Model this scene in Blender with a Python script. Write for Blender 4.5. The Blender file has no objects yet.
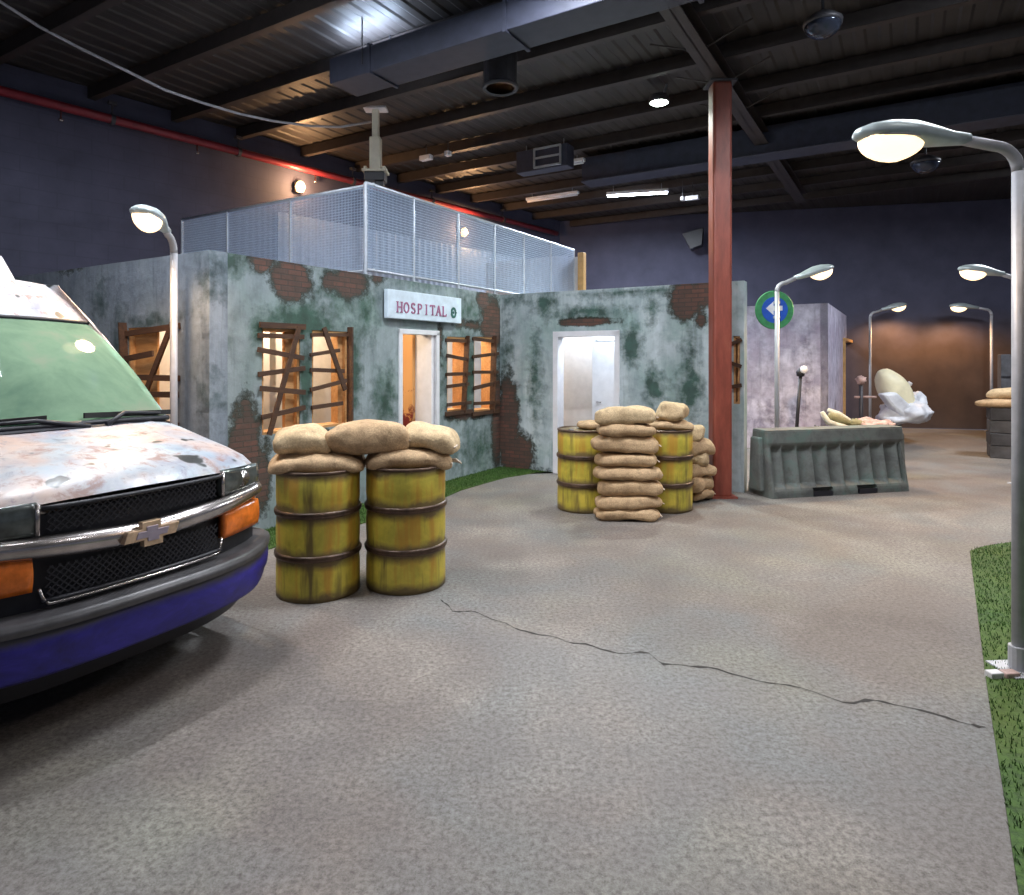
import bpy, math, random
from mathutils import Vector, Matrix, noise as mnoise
random.seed(7)
R = math.radians
COL = bpy.context.scene.collection
SC = bpy.context.scene
F, CX, HY, EYE = 653.0, 512.0, 358.0, 1.65
PI = math.pi

# ------------------------------------------------------------------ mesh builder
class MB:
    def __init__(s): s.v = []; s.f = []; s.mi = []; s.cur = 0; s.att = {}
    def face(s, idx): s.f.append(tuple(idx)); s.mi.append(s.cur)
    def box(s, c, d, rz=0, M=None, taper=1.0):
        n = len(s.v); hx, hy, hz = d[0]/2, d[1]/2, d[2]/2
        rot = Matrix.Rotation(rz, 3, 'Z') if M is None else M
        for z in (-hz, hz):
            k = taper if z > 0 else 1
            for x, y in ((-hx,-hy),(hx,-hy),(hx,hy),(-hx,hy)):
                p = rot @ Vector((x*k, y*k, z)); s.v.append((p.x+c[0], p.y+c[1], p.z+c[2]))
        for q in ((3,2,1,0),(4,5,6,7),(0,1,5,4),(1,2,6,5),(2,3,7,6),(3,0,4,7)): s.face([n+i for i in q])
        return s
    def bar(s, a, b, w, h, up=(0,0,1)):
        a = Vector(a); b = Vector(b); d = b-a; L = d.length; d.normalize()
        up = Vector(up)
        if abs(d.dot(up)) > .99: up = Vector((0,1,0))
        y = up.cross(d).normalized(); z = d.cross(y)
        M = Matrix((d, y, z)).transposed()
        return s.box((a+b)/2, (L, w, h), M=M)
    def tube(s, pts, r, n=10, cap=True):
        pts = [Vector(p) for p in pts]; rs = r if isinstance(r, (list, tuple)) else [r]*len(pts)
        base = len(s.v); up = Vector((0,0,1)); prev = None
        for i, p in enumerate(pts):
            d = (pts[min(i+1, len(pts)-1)]-pts[max(i-1, 0)]).normalized()
            if prev is None:
                u = d.cross(up)
                if u.length < .1: u = d.cross(Vector((1,0,0)))
            else: u = prev - d*prev.dot(d)
            u.normalize(); prev = u; w = d.cross(u)
            for k in range(n):
                a = 2*PI*k/n; q = p+(u*math.cos(a)+w*math.sin(a))*rs[i]; s.v.append(tuple(q))
        for i in range(len(pts)-1):
            for k in range(n):
                a = base+i*n+k; b = base+i*n+(k+1)%n; s.face((a, b, b+n, a+n))
        if cap:
            s.face([base+k for k in range(n)][::-1]); e = base+(len(pts)-1)*n; s.face([e+k for k in range(n)])
        return s
    def lathe(s, prof, n=32, c=(0,0,0), M=None):
        base = len(s.v); M = M or Matrix.Identity(3); c = Vector(c)
        for r, z in prof:
            for k in range(n):
                a = 2*PI*k/n; s.v.append(tuple(M @ Vector((r*math.cos(a), r*math.sin(a), z)) + c))
        for i in range(len(prof)-1):
            for k in range(n):
                a = base+i*n+k; b = base+i*n+(k+1)%n; s.face((a, b, b+n, a+n))
        if prof[0][0] > 1e-6: s.face([base+k for k in range(n)][::-1])
        if prof[-1][0] > 1e-6: e = base+(len(prof)-1)*n; s.face([e+k for k in range(n)])
        return s
    def grid(s, nu, nv, fn, close_u=False, flip=False):
        base = len(s.v)
        for j in range(nv):
            for i in range(nu): s.v.append(tuple(fn(i/(nu if close_u else nu-1), j/(nv-1))))
        for j in range(nv-1):
            for i in range(nu if close_u else nu-1):
                a = base+j*nu+i; b = base+j*nu+(i+1)%nu
                q = (a, b, b+nu, a+nu); s.face(q[::-1] if flip else q)
        return s
    def prism(s, poly, axis, a, b, M=None, c=(0,0,0)):
        """poly list of 2d; extruded along axis from a to b"""
        n = len(s.v); m = len(poly)
        for t in (a, b):
            for p in poly:
                q = {'x': (t, p[0], p[1]), 'y': (p[0], t, p[1]), 'z': (p[0], p[1], t)}[axis]
                q = Vector(q)
                if M is not None: q = M @ q
                s.v.append(tuple(q+Vector(c)))
        s.face([n+i for i in range(m)][::-1]); s.face([n+m+i for i in range(m)])
        for i in range(m):
            j = (i+1) % m; s.face((n+i, n+j, n+m+j, n+m+i))
        return s

def obj(name, mb, mat, parent=None, smooth=False, bevel=0, loc=None, rz=0, sub=0, fix=True):
    me = bpy.data.meshes.new(name)
    me.from_pydata([tuple(p) for p in mb.v], [], mb.f)
    mats = mat if isinstance(mat, (list, tuple)) else [mat]
    for m in mats: me.materials.append(m)
    if len(mats) > 1: me.polygons.foreach_set('material_index', mb.mi)
    for k, vals in mb.att.items():
        at = me.attributes.new(k, 'FLOAT', 'POINT'); at.data.foreach_set('value', vals)
    me.update()
    if fix:
        import bmesh
        bm = bmesh.new(); bm.from_mesh(me); bmesh.ops.recalc_face_normals(bm, faces=bm.faces); bm.to_mesh(me); bm.free()
    o = bpy.data.objects.new(name, me); COL.objects.link(o)
    if parent is not None: o.parent = parent
    if loc is not None: o.location = loc
    if rz: o.rotation_euler = (0, 0, rz)
    if smooth: me.polygons.foreach_set('use_smooth', [True]*len(me.polygons)); me.update()
    if sub:
        m = o.modifiers.new('s', 'SUBSURF'); m.levels = m.render_levels = sub
    if bevel:
        m = o.modifiers.new('b', 'BEVEL'); m.width = bevel; m.segments = 2; m.limit_method = 'ANGLE'; m.angle_limit = R(35)
        m.harden_normals = False
    return o

def tag(o, label=None, cat=None, group=None, kind=None):
    if label: o['label'] = label
    if cat: o['category'] = cat
    if group: o['group'] = group
    if kind: o['kind'] = kind
    return o
def thing(name, label, cat, loc=(0,0,0), rz=0, group=None):
    o = bpy.data.objects.new(name, None); COL.objects.link(o)
    o.empty_display_size = .1
    o.location = loc; o.rotation_euler = (0, 0, rz)
    return tag(o, label, cat, group)
def copy_tree(o, parent=None):
    c = o.copy(); COL.objects.link(c)
    if parent is not None: c.parent = parent
    for ch in list(o.children): copy_tree(ch, c)
    return c

# ------------------------------------------------------------------ materials
class NT:
    def __init__(s, name):
        s.m = bpy.data.materials.new(name); s.m.use_nodes = True; s.t = s.m.node_tree; s.n = s.t.nodes
        s.b = s.n['Principled BSDF']; s.o = s.n['Material Output']
    def L(s, a, b): s.t.links.new(a, b)
    def coord(s, kind='Object', scale=(1,1,1), loc=(0,0,0)):
        c = s.n.new('ShaderNodeTexCoord'); m = s.n.new('ShaderNodeMapping')
        m.inputs['Scale'].default_value = scale; m.inputs['Location'].default_value = loc
        s.L(c.outputs[kind], m.inputs['Vector']); return m.outputs[0]
    def noise(s, vec, scale, detail=4, rough=.6, dist=0):
        n = s.n.new('ShaderNodeTexNoise'); n.inputs['Scale'].default_value = scale; n.inputs['Detail'].default_value = detail
        n.inputs['Roughness'].default_value = rough; n.inputs['Distortion'].default_value = dist
        s.L(vec, n.inputs['Vector']); return n.outputs['Fac']
    def ramp(s, fac, stops):
        r = s.n.new('ShaderNodeValToRGB'); e = r.color_ramp.elements
        while len(e) < len(stops): e.new(.5)
        for k, (p, c) in enumerate(stops):
            e[k].position = p; e[k].color = (c, c, c, 1) if isinstance(c, (int, float)) else (*c, 1)
        s.L(fac, r.inputs[0]); return r.outputs[0]
    def mix(s, fac, a, b, mode='MIX'):
        m = s.n.new('ShaderNodeMix'); m.data_type = 'RGBA'; m.blend_type = mode
        for sock, v in ((m.inputs[0], fac), (m.inputs[6], a), (m.inputs[7], b)):
            if isinstance(v, (int, float)): sock.default_value = v
            elif isinstance(v, tuple): sock.default_value = (*v, 1)
            else: s.L(v, sock)
        return m.outputs[2]
    def math(s, op, a, b=None, c=None, clamp=False):
        m = s.n.new('ShaderNodeMath'); m.operation = op; m.use_clamp = clamp
        for i, v in enumerate((a, b, c)):
            if v is None: continue
            if isinstance(v, (int, float)): m.inputs[i].default_value = v
            else: s.L(v, m.inputs[i])
        return m.outputs[0]
    def attr(s, name):
        a = s.n.new('ShaderNodeAttribute'); a.attribute_name = name; return a.outputs['Fac']
    def sep(s, vec):
        x = s.n.new('ShaderNodeSeparateXYZ'); s.L(vec, x.inputs[0]); return x.outputs
    def col(s, c):
        if isinstance(c, tuple): s.b.inputs['Base Color'].default_value = (*c, 1)
        else: s.L(c, s.b.inputs['Base Color'])
        return s
    def rough(s, r):
        if isinstance(r, (int, float)): s.b.inputs['Roughness'].default_value = r
        else: s.L(r, s.b.inputs['Roughness'])
        return s
    def metal(s, v): s.b.inputs['Metallic'].default_value = v; return s
    def bump(s, h, strength=.3, dist=.01):
        b = s.n.new('ShaderNodeBump'); b.inputs['Strength'].default_value = strength; b.inputs['Distance'].default_value = dist
        s.L(h, b.inputs['Height']); s.L(b.outputs[0], s.b.inputs['Normal']); return s

def plain(name, c, rough=.6, metal=0, var=.15, scale=8):
    t = NT(name); v = t.coord(); n = t.noise(v, scale, 5)
    d = tuple(x*(1-var*1.6) for x in c); l = tuple(min(1, x*(1+var)) for x in c)
    t.col(t.ramp(n, [(.3, d), (.7, l)])).rough(rough).metal(metal); return t.m
def emis(name, c, s, base=(.8,.8,.8)):
    t = NT(name); t.col(base); t.b.inputs['Emission Color'].default_value = (*c, 1); t.b.inputs['Emission Strength'].default_value = s; return t.m

def grunge_wall(name, c1, c2, c3, moss, bricky=True, streak=(2.2, 2.2, .55)):
    t = NT(name); v = t.coord()
    vs = t.coord(scale=streak)
    n1 = t.noise(vs, 1.6, 6, .62, .4); n2 = t.noise(v, 7, 6, .65); n3 = t.noise(v, 1.3, 4, .6, .3)
    base = t.mix(t.ramp(n1, [(.32, 0), (.68, 1)]), c1, c2)
    base = t.mix(t.ramp(n3, [(.5, 0), (.72, 1)]), base, c3)
    base = t.mix(t.ramp(n2, [(.45, 0), (.8, .55)]), base, tuple(x*.45 for x in c1))
    # vertical run stains
    vr = t.coord(scale=(9, 9, .7)); nr = t.noise(vr, 1.5, 4, .6)
    base = t.mix(t.ramp(nr, [(.55, 0), (.75, .5)]), base, (c1[0]*.5, c1[1]*.55, c1[2]*.55))
    am = t.math('ADD', t.attr('moss'), t.math('MULTIPLY', t.math('SUBTRACT', n2, .5), 1.5))
    mm = t.ramp(am, [(.15, 0), (.75, .9)])
    mcol = t.mix(t.ramp(t.noise(v, 5, 5), [(.35, 0), (.65, 1)]), moss, tuple(x*.4 for x in moss))
    base = t.mix(mm, base, mcol)
    ab = t.math('ADD', t.attr('brick'), t.math('MULTIPLY', t.math('SUBTRACT', t.noise(v, 7, 7, .75), .5), 1.5))
    edge = t.ramp(ab, [(.2, 0), (.45, 1)]); core = t.ramp(ab, [(.42, 0), (.62, 1)])
    base = t.mix(edge, base, (.035, .045, .035))
    br = t.n.new('ShaderNodeTexBrick'); br.inputs['Scale'].default_value = 1
    br.inputs['Brick Width'].default_value = .17; br.inputs['Row Height'].default_value = .055; br.inputs['Mortar Size'].default_value = .006
    br.inputs['Color1'].default_value = (.17, .07, .05, 1); br.inputs['Color2'].default_value = (.085, .05, .04, 1); br.inputs['Mortar'].default_value = (.06, .045, .038, 1)
    x = t.sep(v); cb = t.n.new('ShaderNodeCombineXYZ'); t.L(x[0], cb.inputs[0]); t.L(x[2], cb.inputs[1]); t.L(cb.outputs[0], br.inputs['Vector'])
    bc = t.mix(t.ramp(n2, [(.35, 0), (.7, .85)]), br.outputs['Color'], (.06, .045, .035))
    base = t.mix(core, base, bc)
    t.col(base).rough(.85)
    h = t.math('ADD', t.math('MULTIPLY', n2, .5), t.math('MULTIPLY', t.math('SUBTRACT', 1, edge), 1.0))
    h = t.math('ADD', h, t.math('MULTIPLY', t.math('MULTIPLY', br.outputs['Fac'], core), -.4))
    t.bump(h, .7, .03); return t.m

MAT = {}
MAT['wallA'] = grunge_wall('hospital_render', (.155, .195, .205), (.30, .35, .37), (.21, .29, .27), (.03, .085, .055))
MAT['wallB'] = grunge_wall('hospital_render_pale', (.27, .34, .36), (.52, .59, .62), (.24, .35, .33), (.025, .085, .06))
MAT['wallL'] = grunge_wall('hospital_render_grey', (.14, .17, .21), (.27, .31, .36), (.19, .23, .25), (.04, .075, .075))
MAT['wallO'] = grunge_wall('outbuilding_render', (.30, .28, .40), (.66, .64, .78), (.40, .34, .46), (.12, .08, .13), streak=(2.5, 2.5, 2.2))

def mk_navy():
    t = NT('navy_wall_paint'); v = t.coord('Object'); n = t.noise(v, 2.2, 5, .6); s = t.sep(v)
    base = t.ramp(n, [(.3, (.040, .042, .075)), (.7, (.064, .066, .112))])
    br = t.n.new('ShaderNodeTexBrick'); br.inputs['Scale'].default_value = 1; br.inputs['Brick Width'].default_value = .4
    br.inputs['Row Height'].default_value = .2; br.inputs['Mortar Size'].default_value = .008
    br.inputs['Color1'].default_value = (1,1,1,1); br.inputs['Color2'].default_value = (.95,.95,.95,1); br.inputs['Mortar'].default_value = (.85,.85,.85,1)
    cb = t.n.new('ShaderNodeCombineXYZ'); t.L(s[0], cb.inputs[0]); t.L(s[2], cb.inputs[1]); t.L(cb.outputs[0], br.inputs['Vector'])
    t.col(t.mix(1.0, base, br.outputs['Color'], 'MULTIPLY')).rough(.75)
    t.bump(br.outputs['Color'], .3, .004); return t.m
MAT['navy'] = mk_navy()

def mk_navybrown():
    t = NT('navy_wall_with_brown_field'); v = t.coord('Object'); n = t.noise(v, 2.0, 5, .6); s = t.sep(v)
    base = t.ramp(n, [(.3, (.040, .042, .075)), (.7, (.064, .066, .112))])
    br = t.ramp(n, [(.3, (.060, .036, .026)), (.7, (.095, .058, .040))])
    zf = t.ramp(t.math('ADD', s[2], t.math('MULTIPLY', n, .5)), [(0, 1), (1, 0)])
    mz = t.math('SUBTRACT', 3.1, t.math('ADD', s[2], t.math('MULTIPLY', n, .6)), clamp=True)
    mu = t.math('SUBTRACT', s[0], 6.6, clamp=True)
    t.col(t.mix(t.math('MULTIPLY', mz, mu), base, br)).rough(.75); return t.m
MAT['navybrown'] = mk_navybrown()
def mk_floor():
    t = NT('worn_concrete'); v = t.coord('Object')
    big = t.noise(v, .42, 4, .6, .5); med = t.noise(v, 1.5, 7, .7, .2); fin = t.noise(v, 40, 7, .82); grit = t.noise(v, 120, 4, .85)
    sx = t.coord('Object', loc=(3, 7, 0)); hue = t.noise(sx, .75, 3, .5, .8)
    c = t.ramp(big, [(.34, (.155, .125, .11)), (.5, (.25, .215, .19)), (.68, (.40, .375, .33))])
    c = t.mix(t.ramp(hue, [(.42, 0), (.62, .8)]), c, (.18, .20, .205))  # this and the next tint put the mixed lights' colour into the concrete
    c = t.mix(t.ramp(t.noise(sx, .6, 3), [(.52, 0), (.68, .45)]), c, (.33, .32, .22))
    c = t.mix(t.ramp(med, [(.38, .65), (.6, 0)]), c, (.15, .13, .125))
    c = t.mix(t.ramp(med, [(.55, 0), (.75, .4)]), c, (.34, .32, .29))
    c = t.mix(t.ramp(fin, [(.38, .9), (.60, 0)]), c, (.068, .052, .045))
    c = t.mix(t.ramp(grit, [(.54, 0), (.78, .4)]), c, (.44, .41, .38))
    t.col(c).rough(t.ramp(med, [(.3, .5), (.7, .75)]))
    t.bump(t.math('ADD', fin, t.math('MULTIPLY', grit, .5)), .4, .004); return t.m
MAT['floor'] = mk_floor()
MAT['crack'] = plain('crack_dirt', (.035, .03, .028), .9)
def mk_turf():
    t = NT('artificial_turf'); v = t.coord('Object'); n = t.noise(v, 30, 4, .7); b = t.noise(v, 1.5, 3)
    c = t.mix(t.ramp(n, [(.35, 0), (.65, 1)]), (.02, .05, .007), (.055, .12, .015))
    c = t.mix(t.ramp(b, [(.4, 0), (.7, .5)]), c, (.09, .12, .015))
    t.col(c).rough(.8).bump(n, .6, .01); return t.m
MAT['turf'] = mk_turf()
MAT['turf_blade'] = plain('turf_blade', (.04, .10, .012), .7, var=.3, scale=20)
def mk_deck():
    t = NT('corrugated_roof_deck'); v = t.coord('Object'); n = t.noise(v, 1.5, 5)
    t.col(t.ramp(n, [(.3, (.016, .013, .012)), (.7, (.036, .030, .028))])).rough(.55); return t.m
MAT['deck'] = mk_deck()
MAT['purlin'] = plain('purlin_steel', (.045, .036, .034), .5, .3)
MAT['darksteel'] = plain('dark_steel', (.055, .055, .065), .5, .3)
MAT['ductmetal'] = plain('navy_duct_paint', (.045, .05, .078), .5, .2)
MAT['galv'] = plain('galvanised_steel', (.46, .50, .56), .42, .5, .08, 20)
MAT['wire'] = plain('galvanised_wire', (.42, .53, .70), .5, .2, .05, 20)
MAT['polegrey'] = plain('grey_pole_paint', (.42, .42, .45), .45, .2, .1)
MAT['lamphead'] = plain('lamp_housing_grey', (.48, .55, .56), .4, .3, .1)
MAT['bulb'] = emis('lit_lamp_glass', (1.0, .70, .36), 1.35)
MAT['tube'] = emis('lit_fluorescent_tube', (.80, .90, 1.0), 26)
MAT['pinlight'] = emis('lit_spot_lens', (.85, 1.0, .88), 20)
MAT['warmbulb'] = emis('lit_warm_bulb', (1.0, .52, .20), 4)
MAT['white'] = plain('white_paint', (.72, .72, .76), .5, 0, .05)
MAT['cream'] = plain('cream_enamel', (.68, .62, .48), .5, 0, .08)
MAT['cable'] = plain('pale_cable', (.42, .42, .46), .5)
MAT['redpipe'] = plain('red_pipe_paint', (.24, .025, .035), .4, .1)
def mk_redcol():
    t = NT('red_column_paint'); v = t.coord('Object', scale=(3, 3, .6)); n = t.noise(v, 3, 6, .7)
    c = t.ramp(n, [(.3, (.13, .028, .016)), (.55, (.23, .05, .030)), (.75, (.28, .08, .045))])
    t.col(c).rough(.5).bump(n, .2, .01); return t.m
MAT['redcol'] = mk_redcol()
def mk_wood(name, a, b, sc=3):
    t = NT(name); v = t.coord('Object', scale=(1, 6, 6)); n = t.noise(v, sc, 5, .6, 1.2)
    t.col(t.ramp(n, [(.3, a), (.7, b)])).rough(.7).bump(n, .3, .005); return t.m
MAT['board'] = mk_wood('dark_board_wood', (.03, .013, .007), (.085, .036, .015))
MAT['ply'] = mk_wood('orange_plywood', (.42, .20, .07), (.60, .34, .14))
MAT['plaster'] = plain('interior_plaster', (.62, .60, .60), .8, 0, .06)
def mk_blood():
    t = NT('stained_plywood'); v = t.coord('Object'); n = t.noise(v, 4.5, 6, .75, 1.0); s = t.sep(v)
    z = t.math('MULTIPLY', t.math('SUBTRACT', 1.2, s[2]), .35)
    m = t.ramp(t.math('ADD', n, z), [(.56, 0), (.66, 1)])
    t.col(t.mix(m, (.66, .34, .12), (.16, .01, .008))).rough(.6); return t.m
MAT['blood'] = mk_blood()

def mk_vanpaint():
    t = NT('rusted_white_van_paint'); v = t.coord('Object'); a = t.noise(v, 3.0, 6, .65, .6); b = t.noise(v, 9, 7, .72, .5); c_ = t.noise(v, 1.6, 4, .6)
    d = t.noise(v, 7.5, 2, .4); e = t.noise(v, 26, 5, .7)
    c = t.mix(t.ramp(a, [(.35, 0), (.6, 1)]), (.28, .29, .36), (.46, .48, .50))
    c = t.mix(t.ramp(c_, [(.45, 0), (.6, .8)]), c, (.56, .38, .29))
    c = t.mix(t.ramp(t.noise(v, 2.6, 4), [(.5, 0), (.66, .7)]), c, (.30, .42, .50))
    c = t.mix(t.ramp(b, [(.52, 0), (.64, .8)]), c, (.26, .14, .11))
    c = t.mix(t.ramp(b, [(.32, .7), (.42, 0)]), c, (.17, .15, .20))
    c = t.mix(t.ramp(e, [(.55, 0), (.75, .5)]), c, (.54, .53, .50))
    c = t.mix(t.ramp(d, [(.66, 0), (.70, 1)]), c, (.045, .05, .05))
    t.col(c).rough(t.ramp(b, [(.4, .3), (.7, .65)])).bump(b, .15, .004); return t.m
MAT['van'] = mk_vanpaint()
def mk_blue():
    t = NT('blue_bumper_paint'); v = t.coord('Object', scale=(1, 1, 1.5)); n = t.noise(v, 3.5, 5, .65, .5); s = t.sep(t.coord('Object'))
    c = t.ramp(n, [(.3, (.012, .009, .07)), (.55, (.022, .017, .22)), (.75, (.045, .03, .36))])
    m = t.ramp(t.math('ADD', s[2], t.math('MULTIPLY', n, .12)), [(.565, 0), (.60, 1)])
    c = t.mix(m, c, (.05, .048, .06)); t.col(c).rough(.42); return t.m
MAT['blue'] = mk_blue()
MAT['bumpergrey'] = plain('grey_bumper_step', (.085, .082, .088), .4, .2, .25)
MAT['black'] = plain('black_plastic', (.012, .012, .018), .5)
MAT['rubber'] = plain('tyre_rubber', (.02, .02, .02), .8)
MAT['chrome'] = plain('dull_chrome', (.50, .46, .45), .22, .9, .25, 5)
MAT['gold'] = plain('gold_emblem', (.70, .50, .34), .35, .6, .2, 20)
MAT['goldin'] = plain('emblem_centre', (.42, .36, .44), .4, .5, .1, 20)
MAT['amber'] = plain('amber_lens', (.80, .19, .025), .25, 0, .25, 12)
MAT['lens'] = plain('clear_headlamp_lens', (.11, .125, .12), .12, .3, .35, 9)
def mk_glass():
    t = NT('green_dusty_windscreen'); v = t.coord('Object'); n = t.noise(v, 2.5, 5, .6, .4); s = t.sep(v)
    c = t.ramp(n, [(.3, (.14, .23, .16)), (.55, (.24, .36, .24)), (.75, (.34, .36, .27))])
    t.col(c).rough(.04)
    tr = t.n.new('ShaderNodeBsdfTransparent'); tr.inputs[0].default_value = (.45, .75, .55, 1)
    mx = t.n.new('ShaderNodeMixShader'); mx.inputs[0].default_value = .3
    t.L(t.b.outputs[0], mx.inputs[1]); t.L(tr.outputs[0], mx.inputs[2]); t.L(mx.outputs[0], t.o.inputs[0]); return t.m
MAT['glass'] = mk_glass()
MAT['darkglass'] = plain('dark_side_glass', (.02, .03, .03), .1)
MAT['seat'] = plain('grey_seat_cloth', (.10, .10, .11), .9)

def mk_drum():
    t = NT('yellow_drum_paint'); v = t.coord('Object'); s = t.sep(v); n = t.noise(v, 6, 6, .65, .3); st = t.noise(t.coord('Object', scale=(1, 1, .12)), 7, 4, .6)
    c = t.mix(t.ramp(n, [(.35, 0), (.65, 1)]), (.38, .33, .04), (.60, .47, .06))
    c = t.mix(t.ramp(st, [(.50, 0), (.62, .75)]), c, (.46, .22, .025))
    c = t.mix(t.ramp(st, [(.34, .85), (.46, 0)]), c, (.08, .05, .02))
    # grime near each ring and rim
    g = None
    for zc in (0, .293, .586, .88):
        d = t.math('ABSOLUTE', t.math('SUBTRACT', s[2], zc)); d = t.math('SUBTRACT', 1, t.math('MULTIPLY', d, 10), clamp=True)
        g = d if g is None else t.math('MAXIMUM', g, d)
    g = t.math('ADD', g, t.math('MULTIPLY', t.math('SUBTRACT', n, .5), 1.4))
    c = t.mix(t.ramp(g, [(.2, 0), (.7, .9)]), c, (.10, .065, .03))
    t.col(c).rough(.5).bump(n, .15, .004); return t.m
MAT['drum'] = mk_drum()
MAT['drumring'] = plain('rusty_ring', (.10, .06, .04), .4, .4, .4, 12)
def mk_bag(name, a, b):
    t = NT(name); v = t.coord('Object'); n = t.noise(v, 5, 5, .6)
    w = t.noise(v, 90, 3, .7); m = t.noise(v, 13, 5, .65)
    c = t.ramp(n, [(.3, a), (.7, b)]); c = t.mix(t.ramp(w, [(.4, .45), (.6, 0)]), c, tuple(x*.55 for x in a)); c = t.mix(t.ramp(m, [(.36, .5), (.5, 0)]), c, tuple(x*.5 for x in a))
    t.col(c).rough(.9).bump(t.math('ADD', t.math('MULTIPLY', w, .3), t.math('MULTIPLY', m, 1.2)), .7, .012); return t.m
MAT['bag'] = mk_bag('burlap_sacking', (.42, .275, .15), (.62, .43, .25))
MAT['bag2'] = mk_bag('pale_burlap_sacking', (.48, .34, .19), (.68, .51, .31))
MAT['string'] = plain('frayed_string', (.55, .45, .36), .9)
def mk_barrier():
    t = NT('grimy_barrier_plastic'); v = t.coord('Object'); n = t.noise(v, 3.5, 6, .65, .5); m = t.noise(v, 11, 5, .7)
    c = t.ramp(n, [(.3, (.065, .068, .066)), (.52, (.13, .14, .13)), (.7, (.10, .155, .135))])
    c = t.mix(t.ramp(m, [(.5, 0), (.7, .7)]), c, (.07, .065, .055)); t.col(c).rough(.6).bump(m, .2, .005); return t.m
MAT['barrier'] = mk_barrier()
MAT['block'] = plain('grey_block', (.06, .06, .068), .8, 0, .25, 6)
MAT['block2'] = plain('mid_grey_block', (.085, .085, .095), .8, 0, .25, 6)
MAT['shellwhite'] = plain('blueish_white_shell', (.74, .78, .88), .5, 0, .18, 4)
MAT['shellcream'] = plain('cream_shell', (.88, .82, .58), .5, 0, .1, 4)
MAT['pink'] = plain('pinkish_fabric', (.52, .36, .33), .8, 0, .3, 7)
MAT['sign'] = plain('pale_sign_board', (.60, .70, .80), .5, 0, .12, 6)
MAT['signtext'] = plain('faded_maroon_lettering', (.36, .13, .24), .6, 0, .15, 14)
MAT['signgreen'] = plain('dark_green_ring', (.03, .14, .11), .6)
MAT['green'] = plain('green_sign_ring', (.05, .27, .10), .5, 0, .2, 12)
MAT['bluesign'] = plain('blue_sign_face', (.02, .10, .52), .4)
MAT['palepanel'] = plain('pale_corrugated_sheet', (.78, .82, .90), .5, .1, .1)
MAT['greypanel'] = plain('blue_grey_corrugated_sheet', (.28, .33, .42), .5, .1, .1)
MAT['post_orange'] = plain('varnished_post', (.60, .36, .14), .5)

# ------------------------------------------------------------------ frames
AX = Vector((.5176, .8556)); BX = Vector((.8556, -.5176))
RA = math.atan2(AX.y, AX.x); RB = math.atan2(BX.y, BX.x)
C1 = Vector((-2.66, 5.74)); C2 = Vector((-.181, 9.838))
def ray(px): return (px-CX)/F
def wall_u(o, d, px):           # distance along the wall o+u*d where the sight line px crosses it, and its depth
    k = ray(px); u = (k*o.y-o.x)/(d.x-k*d.y); return u, o.y+u*d.y
def wall_z(Y, py): return EYE+(HY-py)*Y/F
def on(o, d, px, py): u, Y = wall_u(o, d, px); return u, wall_z(Y, py)
def gp(px, py):
    Y = F*EYE/(py-HY); return (ray(px)*Y, Y)
def w2(o, d, u, v=0):          # wall coords -> world xy (v = into the wall)
    n = Vector((-d.y, d.x)); p = o+d*u+n*v; return p.x, p.y

def wall_panel(name, o, d, u0, u1, z0, z1, th, holes, mat, brick=(), moss=(), step=.06, topfn=None):
    """holes/patches in wall metres: holes (u0,u1,z0,z1); patches (cu,cz,ru,rz,s)"""
    def cuts(a, b, extra):
        e = sorted(set([a, b]+[x for x in extra if a < x < b])); out = []
        for p, q in zip(e, e[1:]):
            n = max(1, int(math.ceil((q-p)/step))); out += [p+(q-p)*i/n for i in range(n)]
        return out+[b]
    U = cuts(u0, u1, [h[i] for h in holes for i in (0, 1)]); Z = cuts(z0, z1, [h[i] for h in holes for i in (2, 3)])
    mb = MB(); nu, nz = len(U), len(Z)
    for y in (0, th):
        for z in Z:
            for u in U: mb.v.append((u, y, z))
    def keep(i, j):
        if i < 0 or j < 0 or i >= nu-1 or j >= nz-1: return False
        cu, cz = (U[i]+U[i+1])/2, (Z[j]+Z[j+1])/2
        return not any(h[0] < cu < h[1] and h[2] < cz < h[3] for h in holes)
    N = nu*nz
    for j in range(nz-1):
        for i in range(nu-1):
            if not keep(i, j): continue
            a, b, c, e = j*nu+i, j*nu+i+1, (j+1)*nu+i+1, (j+1)*nu+i
            mb.face((a, b, c, e)); mb.face((N+e, N+c, N+b, N+a))
            if not keep(i, j-1): mb.face((a, N+a, N+b, b))
            if not keep(i, j+1): mb.face((e, c, N+c, N+e))
            if not keep(i-1, j): mb.face((a, e, N+e, N+a))
            if not keep(i+1, j): mb.face((b, N+b, N+c, c))
    def val(P, u, z):
        m = -.2
        for (cu, cz, ru, rz, s) in P:
            dd = math.hypot((u-cu)/ru, (z-cz)/rz); m = max(m, s*(1.15-dd*.9))
        return m
    mb.att['brick'] = [val(brick, v[0], v[2]) for v in mb.v]
    mb.att['moss'] = [val(moss, v[0], v[2]) for v in mb.v]
    ob = obj(name, mb, mat, loc=(o.x, o.y, 0), rz=math.atan2(d.y, d.x), fix=False)
    return tag(ob, kind='structure')
def patch(o, d, lst):
    out = []
    for (px, py, rx, ry, s) in lst:
        u, z = on(o, d, px, py); ua, _ = wall_u(o, d, px-rx); ub, _ = wall_u(o, d, px+rx)
        _, Y = wall_u(o, d, px); out.append((u, z, abs(ub-ua)/2, ry*Y/F, s))
    return out
def hole(o, d, x0, y0, x1, y1, zb=None):
    u0, Y0 = wall_u(o, d, x0); u1, Y1 = wall_u(o, d, x1)
    zt = (wall_z(Y0, y0)+wall_z(Y1, y0))/2; z_ = (wall_z(Y0, y1)+wall_z(Y1, y1))/2 if zb is None else zb
    return (u0, u1, z_, zt)

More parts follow.
